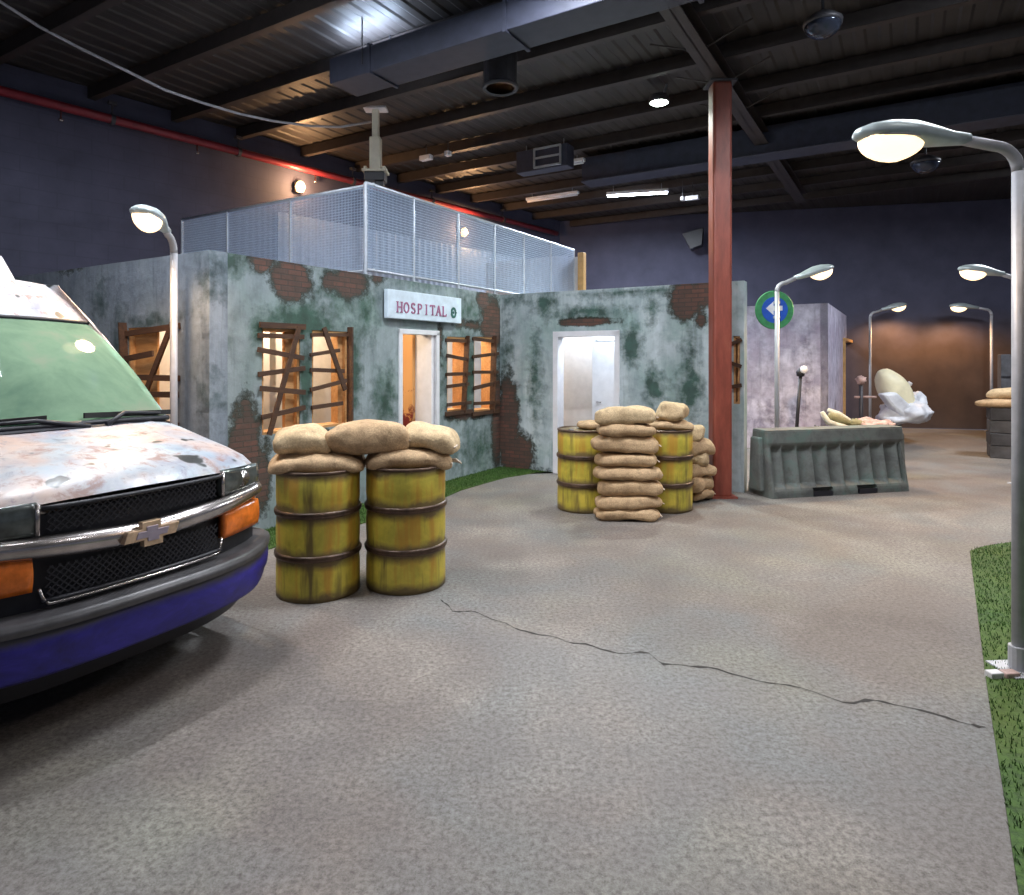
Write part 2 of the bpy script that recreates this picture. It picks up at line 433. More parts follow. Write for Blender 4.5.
# ------------------------------------------------------------------ SHELL
LW0 = Vector((-6.31, 8.05)); LD = Vector((.6300, .7766)); BW1 = Vector((1.28, 17.4))
BD = Vector((.9723, -.2336))
WT = 5.3
mb = MB(); mb.v = [(-14, -5, 0), (16, -5, 0), (16, 13.6, 0), (1.2, 17.6, 0), (-14, 17.6, 0)]; mb.face((0, 1, 2, 3, 4)); mb.cur = 1
# crack polygons, thin strip lying in the floor
cr = [(440, 600), (452, 612), (475, 614), (505, 622), (520, 632), (560, 640), (600, 650), (650, 655), (662, 663), (720, 672), (780, 685), (850, 700), (905, 706), (960, 722), (985, 724)]
pts = []
for (a, b) in zip(cr, cr[1:]):
    A_, B_ = gp(*a), gp(*b)
    for k in range(6):
        t = k/6; x = A_[0]+(B_[0]-A_[0])*t; y = A_[1]+(B_[1]-A_[1])*t
        nz = mnoise.noise(Vector((x*6, y*6, 3)))*.07; pts.append((x, y+nz))
for k, ((x0, y0), (x1, y1)) in enumerate(zip(pts, pts[1:])):
    w = .002+.026*abs(mnoise.noise(Vector((k*.45, 0, 0)))); w2_ = .002+.026*abs(mnoise.noise(Vector(((k+1)*.45, 0, 0))))
    n = len(mb.v); mb.v += [(x0, y0-w, .0012), (x1, y1-w2_, .0012), (x1, y1+w2_, .0012), (x0, y0+w, .0012)]; mb.face((n, n+1, n+2, n+3))
tag(obj('floor', mb, [MAT['floor'], MAT['crack']], fix=False), kind='structure')

def slabwall(name, o, d, u0, u1, z0, z1, th, mat):
    mb = MB(); mb.box(((u0+u1)/2, th/2, (z0+z1)/2), (u1-u0, th, z1-z0))
    return tag(obj(name, mb, mat, loc=(o.x, o.y, 0), rz=math.atan2(d.y, d.x)), kind='structure')
slabwall('wall_left', LW0, LD, -12, 12.06, 0, WT, .2, MAT['navy'])
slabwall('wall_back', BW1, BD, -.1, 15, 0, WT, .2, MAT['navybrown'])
# corrugated deck, ribs running along the A axis
mb = MB(); prof = []
q = -14.0
while q < 15: prof += [(q, 0), (q+.08, 0), (q+.11, .014), (q+.22, .014), (q+.25, 0)]; q += .25
n = len(prof)
for y in (-4.0, 19.5):
    for (x, z) in prof: mb.v.append((x, y, WT+z))
for i in range(n-1): mb.face((i, i+1, n+i+1, n+i))
dk = obj('ceiling', mb, MAT['deck'], fix=False, rz=RB); tag(dk, kind='structure')

def PQ(p, q, z): v = AX*p+BX*q; return (v.x, v.y, z)     # hall coords: p along A, q along B
for i, p in enumerate([3.4, 4.55, 5.62, 6.6, 7.75, 8.9, 9.9, 10.95, 12.0, 13.1, 14.3, 15.6]):
    mb = MB()
    lo = -11.0; hi = 12
    # keep the purlins inside the walls
    def inside(qq):
        v = AX*p+BX*qq
        l = (v-LW0); r = (v-BW1)
        return (-LD.y*l.x+LD.x*l.y) < -.02 and (-BD.y*r.x+BD.x*r.y) < -.02
    while lo < hi and not inside(lo): lo += .05
    while hi > lo and not inside(hi): hi -= .05
    if hi-lo < 1: continue
    L = hi-lo; c = (lo+hi)/2
    for (dp, dz, w, h) in ((0, .08, .012, .16), (.045, .006, .09, .012), (.045, .154, .09, .012), (.09, .02, .008, .035)):
        v = PQ(p+dp, c, 5.13+dz); mb.box(v, (L, w, h), rz=RB)
    tag(obj('ceiling_beam', mb, MAT['purlin']), 'dark steel roof purlin running across under the deck', 'beam', 'roof purlins', 'structure')
# rafters along A
def rafter(q, p0, p1, zb=4.93, label='', h=.2):
    mb = MB()
    mb.box((0, 0, zb+.008), (p1-p0, .2, .016)); mb.box((0, 0, zb+h/2), (p1-p0, .012, h)); mb.box((0, 0, zb+h-.008), (p1-p0, .2, .016))
    v = PQ((p0+p1)/2, q, 0); o = obj('ceiling_beam', mb, MAT['purlin'], loc=v, rz=RA); tag(o, label, 'beam', None, 'structure'); return o
COLP = Vector((2.485, 7.80)); cq = COLP.dot(BX); cp = COLP.dot(AX)
rafter(cq, 1.2, 15.0, label='deep steel rafter resting on the red column')
t = thing('stay_rods', 'thin steel stay rods either side of the rafter over the red column', 'brace', PQ(cp, cq, 0), RA)
for dp in (-.9, .1, 1.1):
    for sg in (-1, 1): obj('stay_rod', MB().tube([(dp, sg*.05, 4.97), (dp, sg*.55, 5.16)], .010, 8), MAT['purlin'], t)
# deep dark beam on the right half of the ceiling
mb = MB(); mb.box(PQ(10.75, 2.4, 5.0), (14.7, .35, .42), rz=RB); mb.box(PQ(10.75, 2.4, 4.78), (14.7, .45, .03), rz=RB)
tag(obj('ceiling_beam', mb, MAT['ductmetal'], bevel=.01), 'deep navy box beam crossing the rear ceiling', 'beam', None, 'structure')

# box duct
t = thing('air_duct', 'navy rectangular air duct hanging below the near ceiling', 'duct', PQ(5.38, 1.2, 4.70), RB)
q0 = -5.5-1.2
obj('duct_body', MB().box(((q0+8)/2, 0, .14), (8-q0, .43, .28)), MAT['ductmetal'], t, bevel=.01)
for k in range(5):
    obj('duct_flange', MB().box((q0+.6+k*1.7, 0, .14), (.04, .47, .32)), MAT['ductmetal'], t)
for k in range(4):
    for sg in (-.22, .22): obj('hanger_rod', MB().tube([(q0+.5+k*2.6, sg, .1), (q0+.5+k*2.6, sg, .60)], .008, 6), MAT['darksteel'], t)
# round canister hanging
t = thing('ceiling_canister', 'dark cylindrical canister hanging under the roof beside the duct', 'speaker', (-.13, 7.2, 4.62))
obj('can_body', MB().lathe([(.02, .0), (.16, .0), (.185, .03), (.185, .42), (.17, .46), (.03, .47)], 28), MAT['darksteel'], t, smooth=False, bevel=.004)
obj('rim', MB().lathe([(.178, .0), (.195, -.01), (.198, .03), (.186, .04)], 28), MAT['darksteel'], t, smooth=True)
obj('bracket', MB().box((0, 0, .56), (.06, .2, .2)), MAT['darksteel'], t)

# red sprinkler pipe on the left wall
def lwp(u, off, z): x, y = w2(LW0, LD, u, -off); return (x, y, z)
t = thing('sprinkler_pipe', 'long red sprinkler pipe high along the dark left wall', 'pipe', lwp(0, .14, 4.90), math.atan2(LD.y, LD.x))
obj('pipe', MB().tube([(-3, 0, 0), (11.7, 0, 0)], .06, 14), MAT['redpipe'], t, smooth=True)
for u in (-1.5, 1.2, 3.0, 5.2, 7.2, 9.5):
    obj('pipe_clamp', MB().tube([(u, 0, .05), (u, 0, .2)], .012, 6).lathe([(.065, -.025), (.075, -.025), (.075, .025), (.065, .025)], 14, (u, 0, 0), Matrix.Rotation(PI/2, 3, 'Y')).box((u, 0, .22), (.1, .08, .04)), MAT['darksteel'], t)
for u in (.6, 2.35, 4.4, 7.5):
    obj('sprinkler_head', MB().lathe([(.012, 0), (.012, -.12), (.03, -.13), (.03, -.15), (.008, -.16)], 10, (u, 0, -.04)), MAT['chrome'], t, smooth=True)

# bulb lights on left wall
for (px, py, lab) in ((297, 188, 'glowing warm bulkhead light on the dark wall above the left end of the mesh railing'), (461, 233, 'glowing warm bulkhead light seen through the mesh railing, the farther one')):
    u, z = on(LW0, LD, px, py); x, y = w2(LW0, LD, u, -.01)
    t = thing('wall_light', lab, 'lamp', (x, y, z), math.atan2(LD.y, LD.x), None)
    obj('backplate', MB().box((0, -.02, 0), (.16, .04, .16)), MAT['darksteel'], t, bevel=.01)
    obj('bulb', MB().lathe([(.0, -.10), (.06, -.08), (.085, 0), (.06, .07), (.03, .10), (.0, .105)], 16, (0, -.09, 0)), MAT['warmbulb'], t, smooth=True)
    l = bpy.data.lights.new('wall_light_lamp', 'POINT'); l.energy = 45; l.color = (1, .55, .25); l.shadow_soft_size = .06
    lo = bpy.data.objects.new('wall_light_lamp', l); COL.objects.link(lo); lo.parent = t; lo.location = (0, -.3, 0)

# tubes
def tube_light(loc, rz, label, lit=True, length=1.2, energy=60, hang=.0, w=.1, color=(.82, .9, 1)):
    t = thing('fluorescent_light', label, 'ceiling light', loc, rz)
    obj('housing', MB().box((0, 0, .05), (length+.04, w, .06)), MAT['white'] if lit else MAT['palepanel'], t, bevel=.008)
    obj('tube', MB().tube([(-length/2, 0, 0), (length/2, 0, 0)], .02, 10), MAT['tube'] if lit else MAT['white'], t, smooth=True)
    if hang:
        for s in (-.4, .4): obj('hanger', MB().tube([(s*length, 0, .07), (s*length, 0, hang)], .006, 6), MAT['galv'], t)
    if energy:
        l = bpy.data.lights.new('tube_lamp', 'AREA'); l.shape = 'RECTANGLE'; l.size = length; l.size_y = .08; l.energy = energy; l.color = color
        lo = bpy.data.objects.new('tube_lamp', l); COL.objects.link(lo); lo.parent = t; lo.location = (0, 0, -.03)
    return t
tube_light((2.55, 13.3, 4.98), R(-14), 'lit fluorescent tube hanging in front of the far wall', energy=300, hang=.2)
tube_light((.72, 11.6, 5.03), RB, 'unlit pale fluorescent fitting under the middle of the roof', lit=False, energy=0, hang=.15)
tube_light((.85, 13.9, 5.05), RB, 'unlit pale fluorescent fitting farther back under the roof, below the larger one', lit=False, energy=0, hang=.15)
tube_light((-.9, 7.55, 5.05), RB, 'unlit pale fluorescent fitting just left of the hanging canister', lit=False, energy=0, hang=.15, length=.9)
tube_light(PQ(5.42, -5.15, 5.0), RB, 'lit fluorescent tube lying on top of the air duct', energy=0, length=.9)
# round high light
t = thing('spot_light', 'bright round ceiling spotlight left of the red column', 'ceiling light', (1.96, 8.7, 5.06))
obj('lamp_can', MB().lathe([(.06, .1), (.125, .08), (.14, .0), (.13, -.01)], 24), MAT['darksteel'], t, smooth=True)
obj('lens', MB().lathe([(.0, -.035), (.08, -.03), (.127, -.005), (.127, .01), (0, .02)], 24), MAT['pinlight'], t, smooth=True)
obj('bracket', MB().bar((.06, 0, .08), (.1, 0, .24), .02, .03), MAT['galv'], t)
def lamp(name, kind, loc, energy, color=(1,1,1), size=.1, rot=(0,0,0), parent=None, spot=None, sy=None):
    l = bpy.data.lights.new(name, kind); l.energy = energy; l.color = color
    if kind == 'AREA':
        l.size = size
        if sy: l.shape = 'RECTANGLE'; l.size_y = sy
    else: l.shadow_soft_size = size
    if kind == 'SPOT': l.spot_size = spot or R(90); l.spot_blend = .6
    o = bpy.data.objects.new(name, l); COL.objects.link(o); o.location = loc; o.rotation_euler = rot
    if parent is not None: o.parent = parent
    return o
lamp('spot_lamp', 'SPOT', (0, 0, -.06), 380, (.9, 1, .92), .1, parent=t, spot=R(140))
# small fittings
for (x, y, z, s, lab) in ((-1.42, 10.8, 4.96, .22, 'small white emergency fitting between the pole fitting and the vent box'), (-1.05, 10.7, 5.0, .09, 'tiny white sensor under the roof beside the emergency fitting'), (3.62, 13.1, 4.86, .26, 'small white box light right of the lit far tube'), (3.4, 13.0, 4.82, .07, 'tiny white detector between the lit far tube and the red column')):
    t = thing('ceiling_fitting', lab, 'fitting', (x, y, z), RB)
    obj('casing', MB().box((0, 0, 0), (s, .1, .08)), MAT['white'], t, bevel=.01)
    obj('stem', MB().tube([(0, 0, .03), (0, 0, 5.18-z)], .01, 8), MAT['darksteel'], t)
# vent box
t = thing('vent_box', 'dark framed ventilation box under the middle of the roof', 'vent', (.48, 10.7, 4.72), RB)
obj('box_body', MB().box((0, .12, .2), (.95, .25, .36)), MAT['ductmetal'], t, bevel=.01)
mb = MB(); mb.box((.12, -.02, .36), (.5, .03, .03)); mb.box((.12, -.02, .06), (.5, .03, .03)); mb.box((-.12, -.02, .21), (.03, .03, .3)); mb.box((.36, -.02, .21), (.03, .03, .3)); mb.box((.12, -.02, .21), (.48, .02, .03))
obj('vent_frame', mb, MAT['galv'], t)
for s in (-.35, .35): obj('hanger', MB().tube([(s, .12, .37), (s, .12, .5)], .01, 6), MAT['galv'], t)
# convex dome mirrors
def dome(loc, r, label, up):
    t = thing('ceiling_dome', label, 'dome', loc)
    tt = NT('smoked_dome') if 'smoked_dome' not in bpy.data.materials else None
    if tt: tt.col((.05, .06, .09)).rough(.08); tt.b.inputs['Metallic'].default_value = .6
    m = bpy.data.materials['smoked_dome']
    pr = [(0.001, -r*.8)]+[(r*math.sin(a), -r*.8*math.cos(a)) for a in [R(10*k) for k in range(1, 10)]]
    obj('dome_bowl', MB().lathe(pr, 28), m, t, smooth=True)
    obj('dome_collar', MB().lathe([(r*1.04, -.01), (r*1.06, .03), (r*.6, .09), (.04, .12)], 28), MAT['darksteel'], t, smooth=True)
    obj('stem', MB().tube([(0, 0, .1), (0, 0, up)], .015, 8), MAT['darksteel'], t)
dome((2.95, 6.2, 4.82), .165, 'larger dark glossy dome hanging at the top right of the roof', .35)
dome((6.3, 9.95, 4.62), .19, 'smaller dark glossy dome seen just below the big lamp head', .55)
# hung speaker near the column
t = thing('wall_speaker', 'small dark wedge speaker tilted on the far wall left of the red column', 'speaker', (4.35, 15.0, 4.7), R(-20))
t.location = (4.55, 16.35, 4.62)
obj('speaker_box', MB().prism([(-.25, .1), (.25, .22), (.22, -.2), (-.05, -.3)], 'y', -.35, 0), MAT['black'], t, bevel=.01)
obj('bracket', MB().box((0, .06, 0), (.08, .16, .08)), MAT['darksteel'], t)

# white hanging pole fitting and cable
t = thing('pole_fitting', 'cream telescopic pole fitting hanging over the railing corner', 'mount', (-1.92, 9.2, 4.25))
obj('lower_sleeve', MB().box((0, 0, .25), (.15, .15, .5)), MAT['cream'], t, bevel=.008)
obj('upper_pole', MB().box((0, 0, .68), (.09, .09, .42)), MAT['cream'], t, bevel=.006)
obj('top_plate', MB().box((0, 0, .905), (.32, .2, .03)), MAT['white'], t, bevel=.004)
obj('bottom_flange', MB().box((0, 0, .02), (.34, .26, .035)).box((-.13, 0, .05), (.04, .2, .06)).box((.13, 0, .05), (.04, .2, .06)), MAT['cream'], t, bevel=.004)
obj('dark_mount', MB().box((0, 0, -.06), (.28, .22, .12)).box((.06, 0, -.15), (.12, .12, .08)), MAT['black'], t, bevel=.01)
ws = [(-9, -5), (4, 4), (40, 27), (78, 47), (129, 72), (165, 90), (203, 103), (240, 114), (273, 121), (310, 126), (340, 127), (371, 122)]
pts = []
for i, (px, py) in enumerate(ws):
    Y = 6.4+(9.2-6.4)*i/(len(ws)-1); pts.append((ray(px)*Y, Y, wall_z(Y, py)))
pts[0] = (pts[0][0], pts[0][1], 5.2)
tag(obj('hanging_cable', MB().tube(pts, .016, 8), MAT['cable'], smooth=True), 'pale cable sagging from the top left roof to the cream pole fitting', 'cable')

# ------------------------------------------------------------------ red column
t = thing('steel_column', 'tall rust red steel column standing before the hospital wall', 'column', (COLP.x, COLP.y, 0))
mb = MB(); mb.box((0, 0, 2.46), (.225, .225, 4.92))
obj('shaft', mb, MAT['redcol'], t, bevel=.03)
obj('base_plate', MB().box((0, 0, .01), (.32, .32, .02)), MAT['redcol'], t)
obj('cap_plate', MB().box((0, 0, 4.92), (.32, .3, .02)), MAT['darksteel'], t)

# ------------------------------------------------------------------ HOSPITAL BUILDING
WH = 2.6; TH = .18
LO = C1-BX*4.55          # wall L starts far left
LL = 4.55
w1 = hole(LO, BX, 128, 327, 176, 437)
w2h = hole(C1, AX, 262, 329, 300, 433); w3h = hole(C1, AX, 312, 331, 348, 427)
d1 = hole(C1, AX, 399, 331, 438, 470, zb=0)
w4 = hole(C1, AX, 447, 337, 467, 411); w5 = hole(C1, AX, 474, 337, 495, 411)
wall_panel('wall_hospital_left', LO, BX, 0, LL, 0, WH, TH, [w1], MAT['wallL'],
    brick=patch(LO, BX, [(70, 265, 20, 14, .5)]), moss=patch(LO, BX, [(208, 275, 14, 40, .5), (120, 350, 14, 50, .7), (150, 322, 40, 12, .7), (100, 300, 14, 30, .5), (205, 400, 10, 40, .5)]))
wall_panel('wall_hospital_front', C1, AX, 0, wall_u(C1, AX, 500)[0], 0, WH, TH, [w2h, w3h, d1, w4, w5], MAT['wallA'],
    brick=patch(C1, AX, [(262, 262, 14, 12, 1.1), (292, 280, 24, 24, 1.15), (330, 282, 10, 12, .9), (350, 283, 20, 18, 1.1), (378, 278, 10, 8, .8), (245, 455, 20, 62, 1.1), (262, 480, 10, 40, .9),
        (492, 325, 12, 32, 1.15), (484, 300, 8, 12, 1), (306, 440, 44, 12, .7), (470, 325, 26, 6, .65), (440, 338, 4, 40, .55), (468, 415, 28, 6, .8), (498, 420, 8, 60, .9)]),
    moss=patch(C1, AX, [(230, 262, 26, 18, .9), (258, 330, 10, 22, .9), (306, 322, 46, 26, .95), (340, 290, 50, 34, .6), (306, 380, 8, 60, 1.1), (354, 370, 10, 60, .8), (385, 400, 14, 40, .75), (365, 310, 16, 40, .6), (218, 360, 10, 60, .5),
        (470, 310, 40, 22, .6), (470, 375, 36, 48, .85), (480, 450, 30, 30, .6), (420, 285, 36, 8, .5), (450, 455, 20, 20, .5)]))
d2 = hole(C2, BX, 554, 332, 619, 470, zb=0)
w6 = hole(C2, BX, 733.5, 336, 740, 404)
LB = wall_u(C2, BX, 744)[0]
wall_panel('wall_hospital_right', C2, BX, 0, LB, 0, WH, TH, [d2, w6], MAT['wallB'],
    brick=patch(C2, BX, [(508, 425, 12, 58, 1.15), (520, 455, 16, 26, 1.0), (585, 322, 34, 5, 1.05), (686, 300, 20, 22, 1.15), (704, 292, 14, 16, 1.1), (700, 320, 8, 10, .8), (541, 470, 20, 6, .4)]),
    moss=patch(C2, BX, [(545, 305, 16, 18, .8), (585, 313, 50, 10, .8), (535, 380, 10, 60, .7), (632, 345, 14, 26, .95), (652, 310, 12, 20, .6), (654, 388, 14, 24, .9), (690, 370, 12, 70, .7), (690, 390, 16, 30, .9), (515, 300, 20, 8, .7), (640, 292, 100, 5, .7), (506, 350, 8, 50, .6), (665, 420, 30, 20, .5)]))
# roof slab / mezzanine floor (structure)
mb = MB()
def XY(v): return (v.x, v.y)
def lw_hit(o, d):   # where o+s*d meets the left wall (slightly in front)
    o2 = LW0 - Vector((-LD.y, LD.x))*.03
    den = d.x*LD.y-d.y*LD.x; s = ((o2.x-o.x)*LD.y-(o2.y-o.y)*LD.x)/den; return o+d*s
nA = Vector((-AX.y, AX.x))
P1 = C1+AX*(TH+.01)+nA*(TH+.01); P2 = C1+AX*6.9+nA*(TH+.01)
poly = [XY(P1), XY(P2), XY(lw_hit(P2, nA)), XY(lw_hit(P1, nA))]
mb.prism(poly, 'z', 2.45, 2.58)
E2 = C2+BX*LB
poly = [XY(C2+AX*(TH+.01)+nA*(TH)), XY(E2-BX*1.0+AX*(TH+.01)), XY(E2-BX*1.0+AX*1.6), XY(C2+AX*1.6+nA*TH)]
mb.prism(poly, 'z', 2.455, 2.575)
tag(obj('floor_mezzanine', mb, MAT['plaster']), kind='structure')
# interior partitions
slabwall('wall_hospital_inner', C1, AX, .3, 6.8, 0, 2.44, .08, MAT['plaster']).location = (*w2(C1, AX, 0, 1.3), 0)
o = slabwall('wall_hospital_passage', C2+AX*1.5, BX, .02, LB-1.05, 0, 2.44, .08, MAT['plaster'])
o = slabwall('wall_hospital_room_left', w2 and Vector(w2(LO, BX, 0, 1.15)), BX, 0, 3.9, 0, 2.44, .08, MAT['plaster'])
mb = MB(); mb.box((0, .7, 1.22), (.07, 1.2, 2.44)); o = obj('wall_hospital_partition', mb, MAT['blood'], loc=(*w2(C1, AX, d1[0]+.62, TH), 0), rz=RA); tag(o, kind='structure')
mb = MB(); mb.box((0, .66, 1.22), (.07, 1.3, 2.44)); o = obj('wall_hospital_end', mb, MAT['wallB'], loc=(*w2(C2, BX, LB-1.05, TH+.02), 0), rz=RB); tag(o, kind='structure')

# boarded windows
def boarded(o, d, h, label, name_planks, ply=.55, seed=0, group=None, lining='ply'):
    u0, u1, z0, z1 = h; W = u1-u0; H = z1-z0; rnd = random.Random(seed)
    t = thing('boarded_window', label, 'window', (*w2(o, d, u0, 0), z0), math.atan2(d.y, d.x))
    fr = MB(); dp = .22
    for (cx, cz, sx, sz) in ((W-.015, H/2, .03, H), (.012, H/2, .024, H), (W/2, H-.012, W, .024), (W/2, .012, W, .024)):
        fr.box((cx, dp/2+.01, cz), (sx, dp, sz))
    obj('window_lining', fr, MAT[lining], t)
    # inner plywood leaf
    if ply: obj('plywood_leaf', MB().box((W*(1-ply/2) if ply > 0 else -W*ply/2, .07, H/2), (W*abs(ply), .02, H*.98)), MAT['ply'], t)
    for k, (x0, y0, x1, y1, w) in enumerate(name_planks):
        a = (x0*W, -.015-.012*(k % 2)-.002*k, (1-y0)*H); b = (x1*W, -.015-.012*(k % 2)-.002*k, (1-y1)*H)
        obj('plank', MB().bar(a, b, .02, w*.78), MAT['board'], t)
    return t
boarded(C1, AX, w2h, 'tall boarded window with six uneven planks, nearest the front corner of the hospital',
    [(-.12, .07, 1.08, .07, .06), (-.15, .20, 1.05, .28, .06), (-.12, .43, 1.1, .38, .06), (-.1, .56, 1.08, .62, .065), (-.05, .83, 1.1, .77, .06), (.9, -.02, .12, 1.0, .065), (-.1, -.03, 1.1, -.03, .07)], .3, 1)
boarded(C1, AX, w3h, 'tall boarded window behind the sandbags, left of the open hospital doorway',
    [(-.05, .05, 1.1, .03, .05), (-.1, .25, .7, .20, .05), (-.08, .40, .85, .42, .055), (-.1, .6, .9, .52, .055), (-.05, .78, .8, .76, .055), (.25, -.03, .85, .62, .07), (1.0, -.05, 1.0, 1.05, .12)], .18, 2)
boarded(C1, AX, w4, 'narrow boarded window just right of the open hospital doorway',
    [(-.1, .05, 1.1, .05, .06), (-.1, .25, 1.0, .31, .06), (-.1, .50, 1.1, .50, .06), (-.1, .66, 1.0, .64, .06), (.95, -.02, .75, 1.03, .10), (-.1, .9, 1.1, .9, .06), (-.15, 1.02, 1.15, 1.02, .07)], 0, 3)
boarded(C1, AX, w5, 'narrow boarded window nearest the inner corner of the hospital',
    [(-.1, .03, 1.1, .06, .06), (-.15, .27, 1.1, .22, .06), (-.1, .47, 1.1, .48, .06), (-.1, .68, 1.1, .62, .07), (.9, -.02, .8, 1.03, .12), (-.1, .88, 1.1, .90, .06), (-.15, 1.02, 1.15, 1.02, .07)], 0, 4)
boarded(LO, BX, w1, 'boarded window behind the van and the street lamp on the hospital side wall',
    [(-.12, .06, 1.1, .0, .07), (-.1, .30, .6, .24, .07), (-.1, .46, 1.1, .46, .07), (.1, .62, 1.1, .60, .07), (1.0, -.05, .25, .8, .08), (-.04, -.05, .02, .55, .10), (-.1, .85, 1.1, .87, .07)], -.5, 5)
boarded(C2, BX, w6, 'narrow strip of boarded window just right of the red column',
    [(-.3, .12, 1.3, .05, .06), (-.3, .4, 1.3, .45, .06), (-.3, .75, 1.3, .72, .06)], .5, 6)

# door 1 frame (open, orange inside)
def door_frame(name, o, d, h, mat, w=.06, dep=.2):
    u0, u1, z0, z1 = h; W = u1-u0; H = z1-z0; mb = MB()
    mb.box((w/2-.01, dep/2-.02, H/2), (w, dep, H)); mb.box((W-w/2+.01, dep/2-.02, H/2), (w, dep, H)); mb.box((W/2, dep/2-.02, H-w/2+.015), (W+.02, dep, w))
    ob = obj(name, mb, mat, loc=(*w2(o, d, u0, 0), 0), rz=math.atan2(d.y, d.x), bevel=.004); tag(ob, kind='structure'); return ob
door_frame('door_1', C1, AX, d1, MAT['white'])
# leaf opened inward on the right jamb
W1 = d1[1]-d1[0]
o = obj('door_leaf', MB().box((W1-.1, .32, 1.02), (.045, .62, 2.0)), MAT['white'], bpy.data.objects['door_1'], bevel=.004)
obj('door_handle', MB().tube([(W1-.13, .55, 1.0), (W1-.18, .55, 1.0), (W1-.18, .45, 1.0)], .01, 8), MAT['chrome'], o)
door_frame('door_2', C2, BX, d2, MAT['white'], .075)
Wd = d2[1]-d2[0]
o = obj('door_leaf', MB().box((Wd*.66, .62, 1.0), (Wd*.66, .045, 2.0)).box((Wd*.66, .59, 1.93), (Wd*.5, .02, .05)), MAT['white'], bpy.data.objects['door_2'], bevel=.004)
obj('door_handle', MB().tube([(Wd*.42, .6, 1.0), (Wd*.42, .54, 1.0), (Wd*.5, .54, 1.0)], .01, 8), MAT['chrome'], o)
# interior lamps
def bulb_light(loc, label, energy, color):
    t = thing('ceiling_bulb', label, 'lamp', loc)
    obj('lamp_holder', MB().lathe([(.05, .02), (.05, 0), (.02, -.02), (.02, -.08)], 14), MAT['white'], t, smooth=True)
    obj('bulb', MB().lathe([(.0, -.18), (.025, -.17), (.035, -.14), (.03, -.11), (.015, -.08)], 14), MAT['warmbulb'], t, smooth=True)
    lamp('bulb_lamp', 'POINT', (0, 0, -.25), energy, color, .05, parent=t)
ic = (1, .76, .50)
for (u, v, e, lab) in ((.95, .75, 30, 'warm bulb in the room behind the front boarded windows'), (2.0, .75, 26, 'warm bulb between the second boarded window and the doorway'), (3.2, .75, 24, 'warm bulb inside the open hospital doorway'), (4.35, .75, 30, 'warm bulb behind the two narrow boarded windows')):
    bulb_light((*w2(C1, AX, u, v), 2.42), lab, e, ic)
bulb_light((*w2(LO, BX, 3.2, .7), 2.42), 'warm bulb behind the side wall window', 26, ic)
bulb_light((*w2(C2, BX, d2[0]+.75, .38), 2.42), 'cool bulb inside the white framed doorway', 22, (.80, .90, 1))
bulb_light((*w2(C2, BX, .7, .9), 2.42), 'cool bulb left inside the white framed doorway', 14, (.80, .90, 1))

# hospital sign
su0, sz0 = on(C1, AX, 382, 318); su1, _ = wall_u(C1, AX, 456); _, sz1 = on(C1, AX, 382, 289)
SW = su1-su0; SH = sz1-sz0
t = thing('hospital_sign', 'pale HOSPITAL sign board fixed above the open doorway', 'sign', (*w2(C1, AX, su0, -.10), sz0), RA)
obj('sign_board', MB().box((SW/2, .04, SH/2), (SW, .06, SH)), MAT['sign'], t, bevel=.006)
for bx_ in (.2, .8): obj('sign_bracket', MB().box((SW*bx_, .085, SH/2), (.06, .04, SH*.5)), MAT['galv'], t)
def text_mesh(body, size, mat, parent, loc, name='lettering', rot=(PI/2, 0, 0), sx=1.0, off=.004, ext=.004, align='LEFT'):
    c = bpy.data.curves.new(name+'_c', 'FONT'); c.body = body; c.size = size; c.extrude = ext; c.offset = off; c.align_x = align
    tmp = bpy.data.objects.new('tmp', c); COL.objects.link(tmp); bpy.context.view_layer.update()
    me = bpy.data.meshes.new_from_object(tmp.evaluated_get(bpy.context.evaluated_depsgraph_get())); bpy.data.objects.remove(tmp)
    me.materials.clear(); me.materials.append(mat)
    o = bpy.data.objects.new(name, me); COL.objects.link(o); o.parent = parent; o.location = loc; o.rotation_euler = rot; o.scale = (sx, 1, 1)
    return o
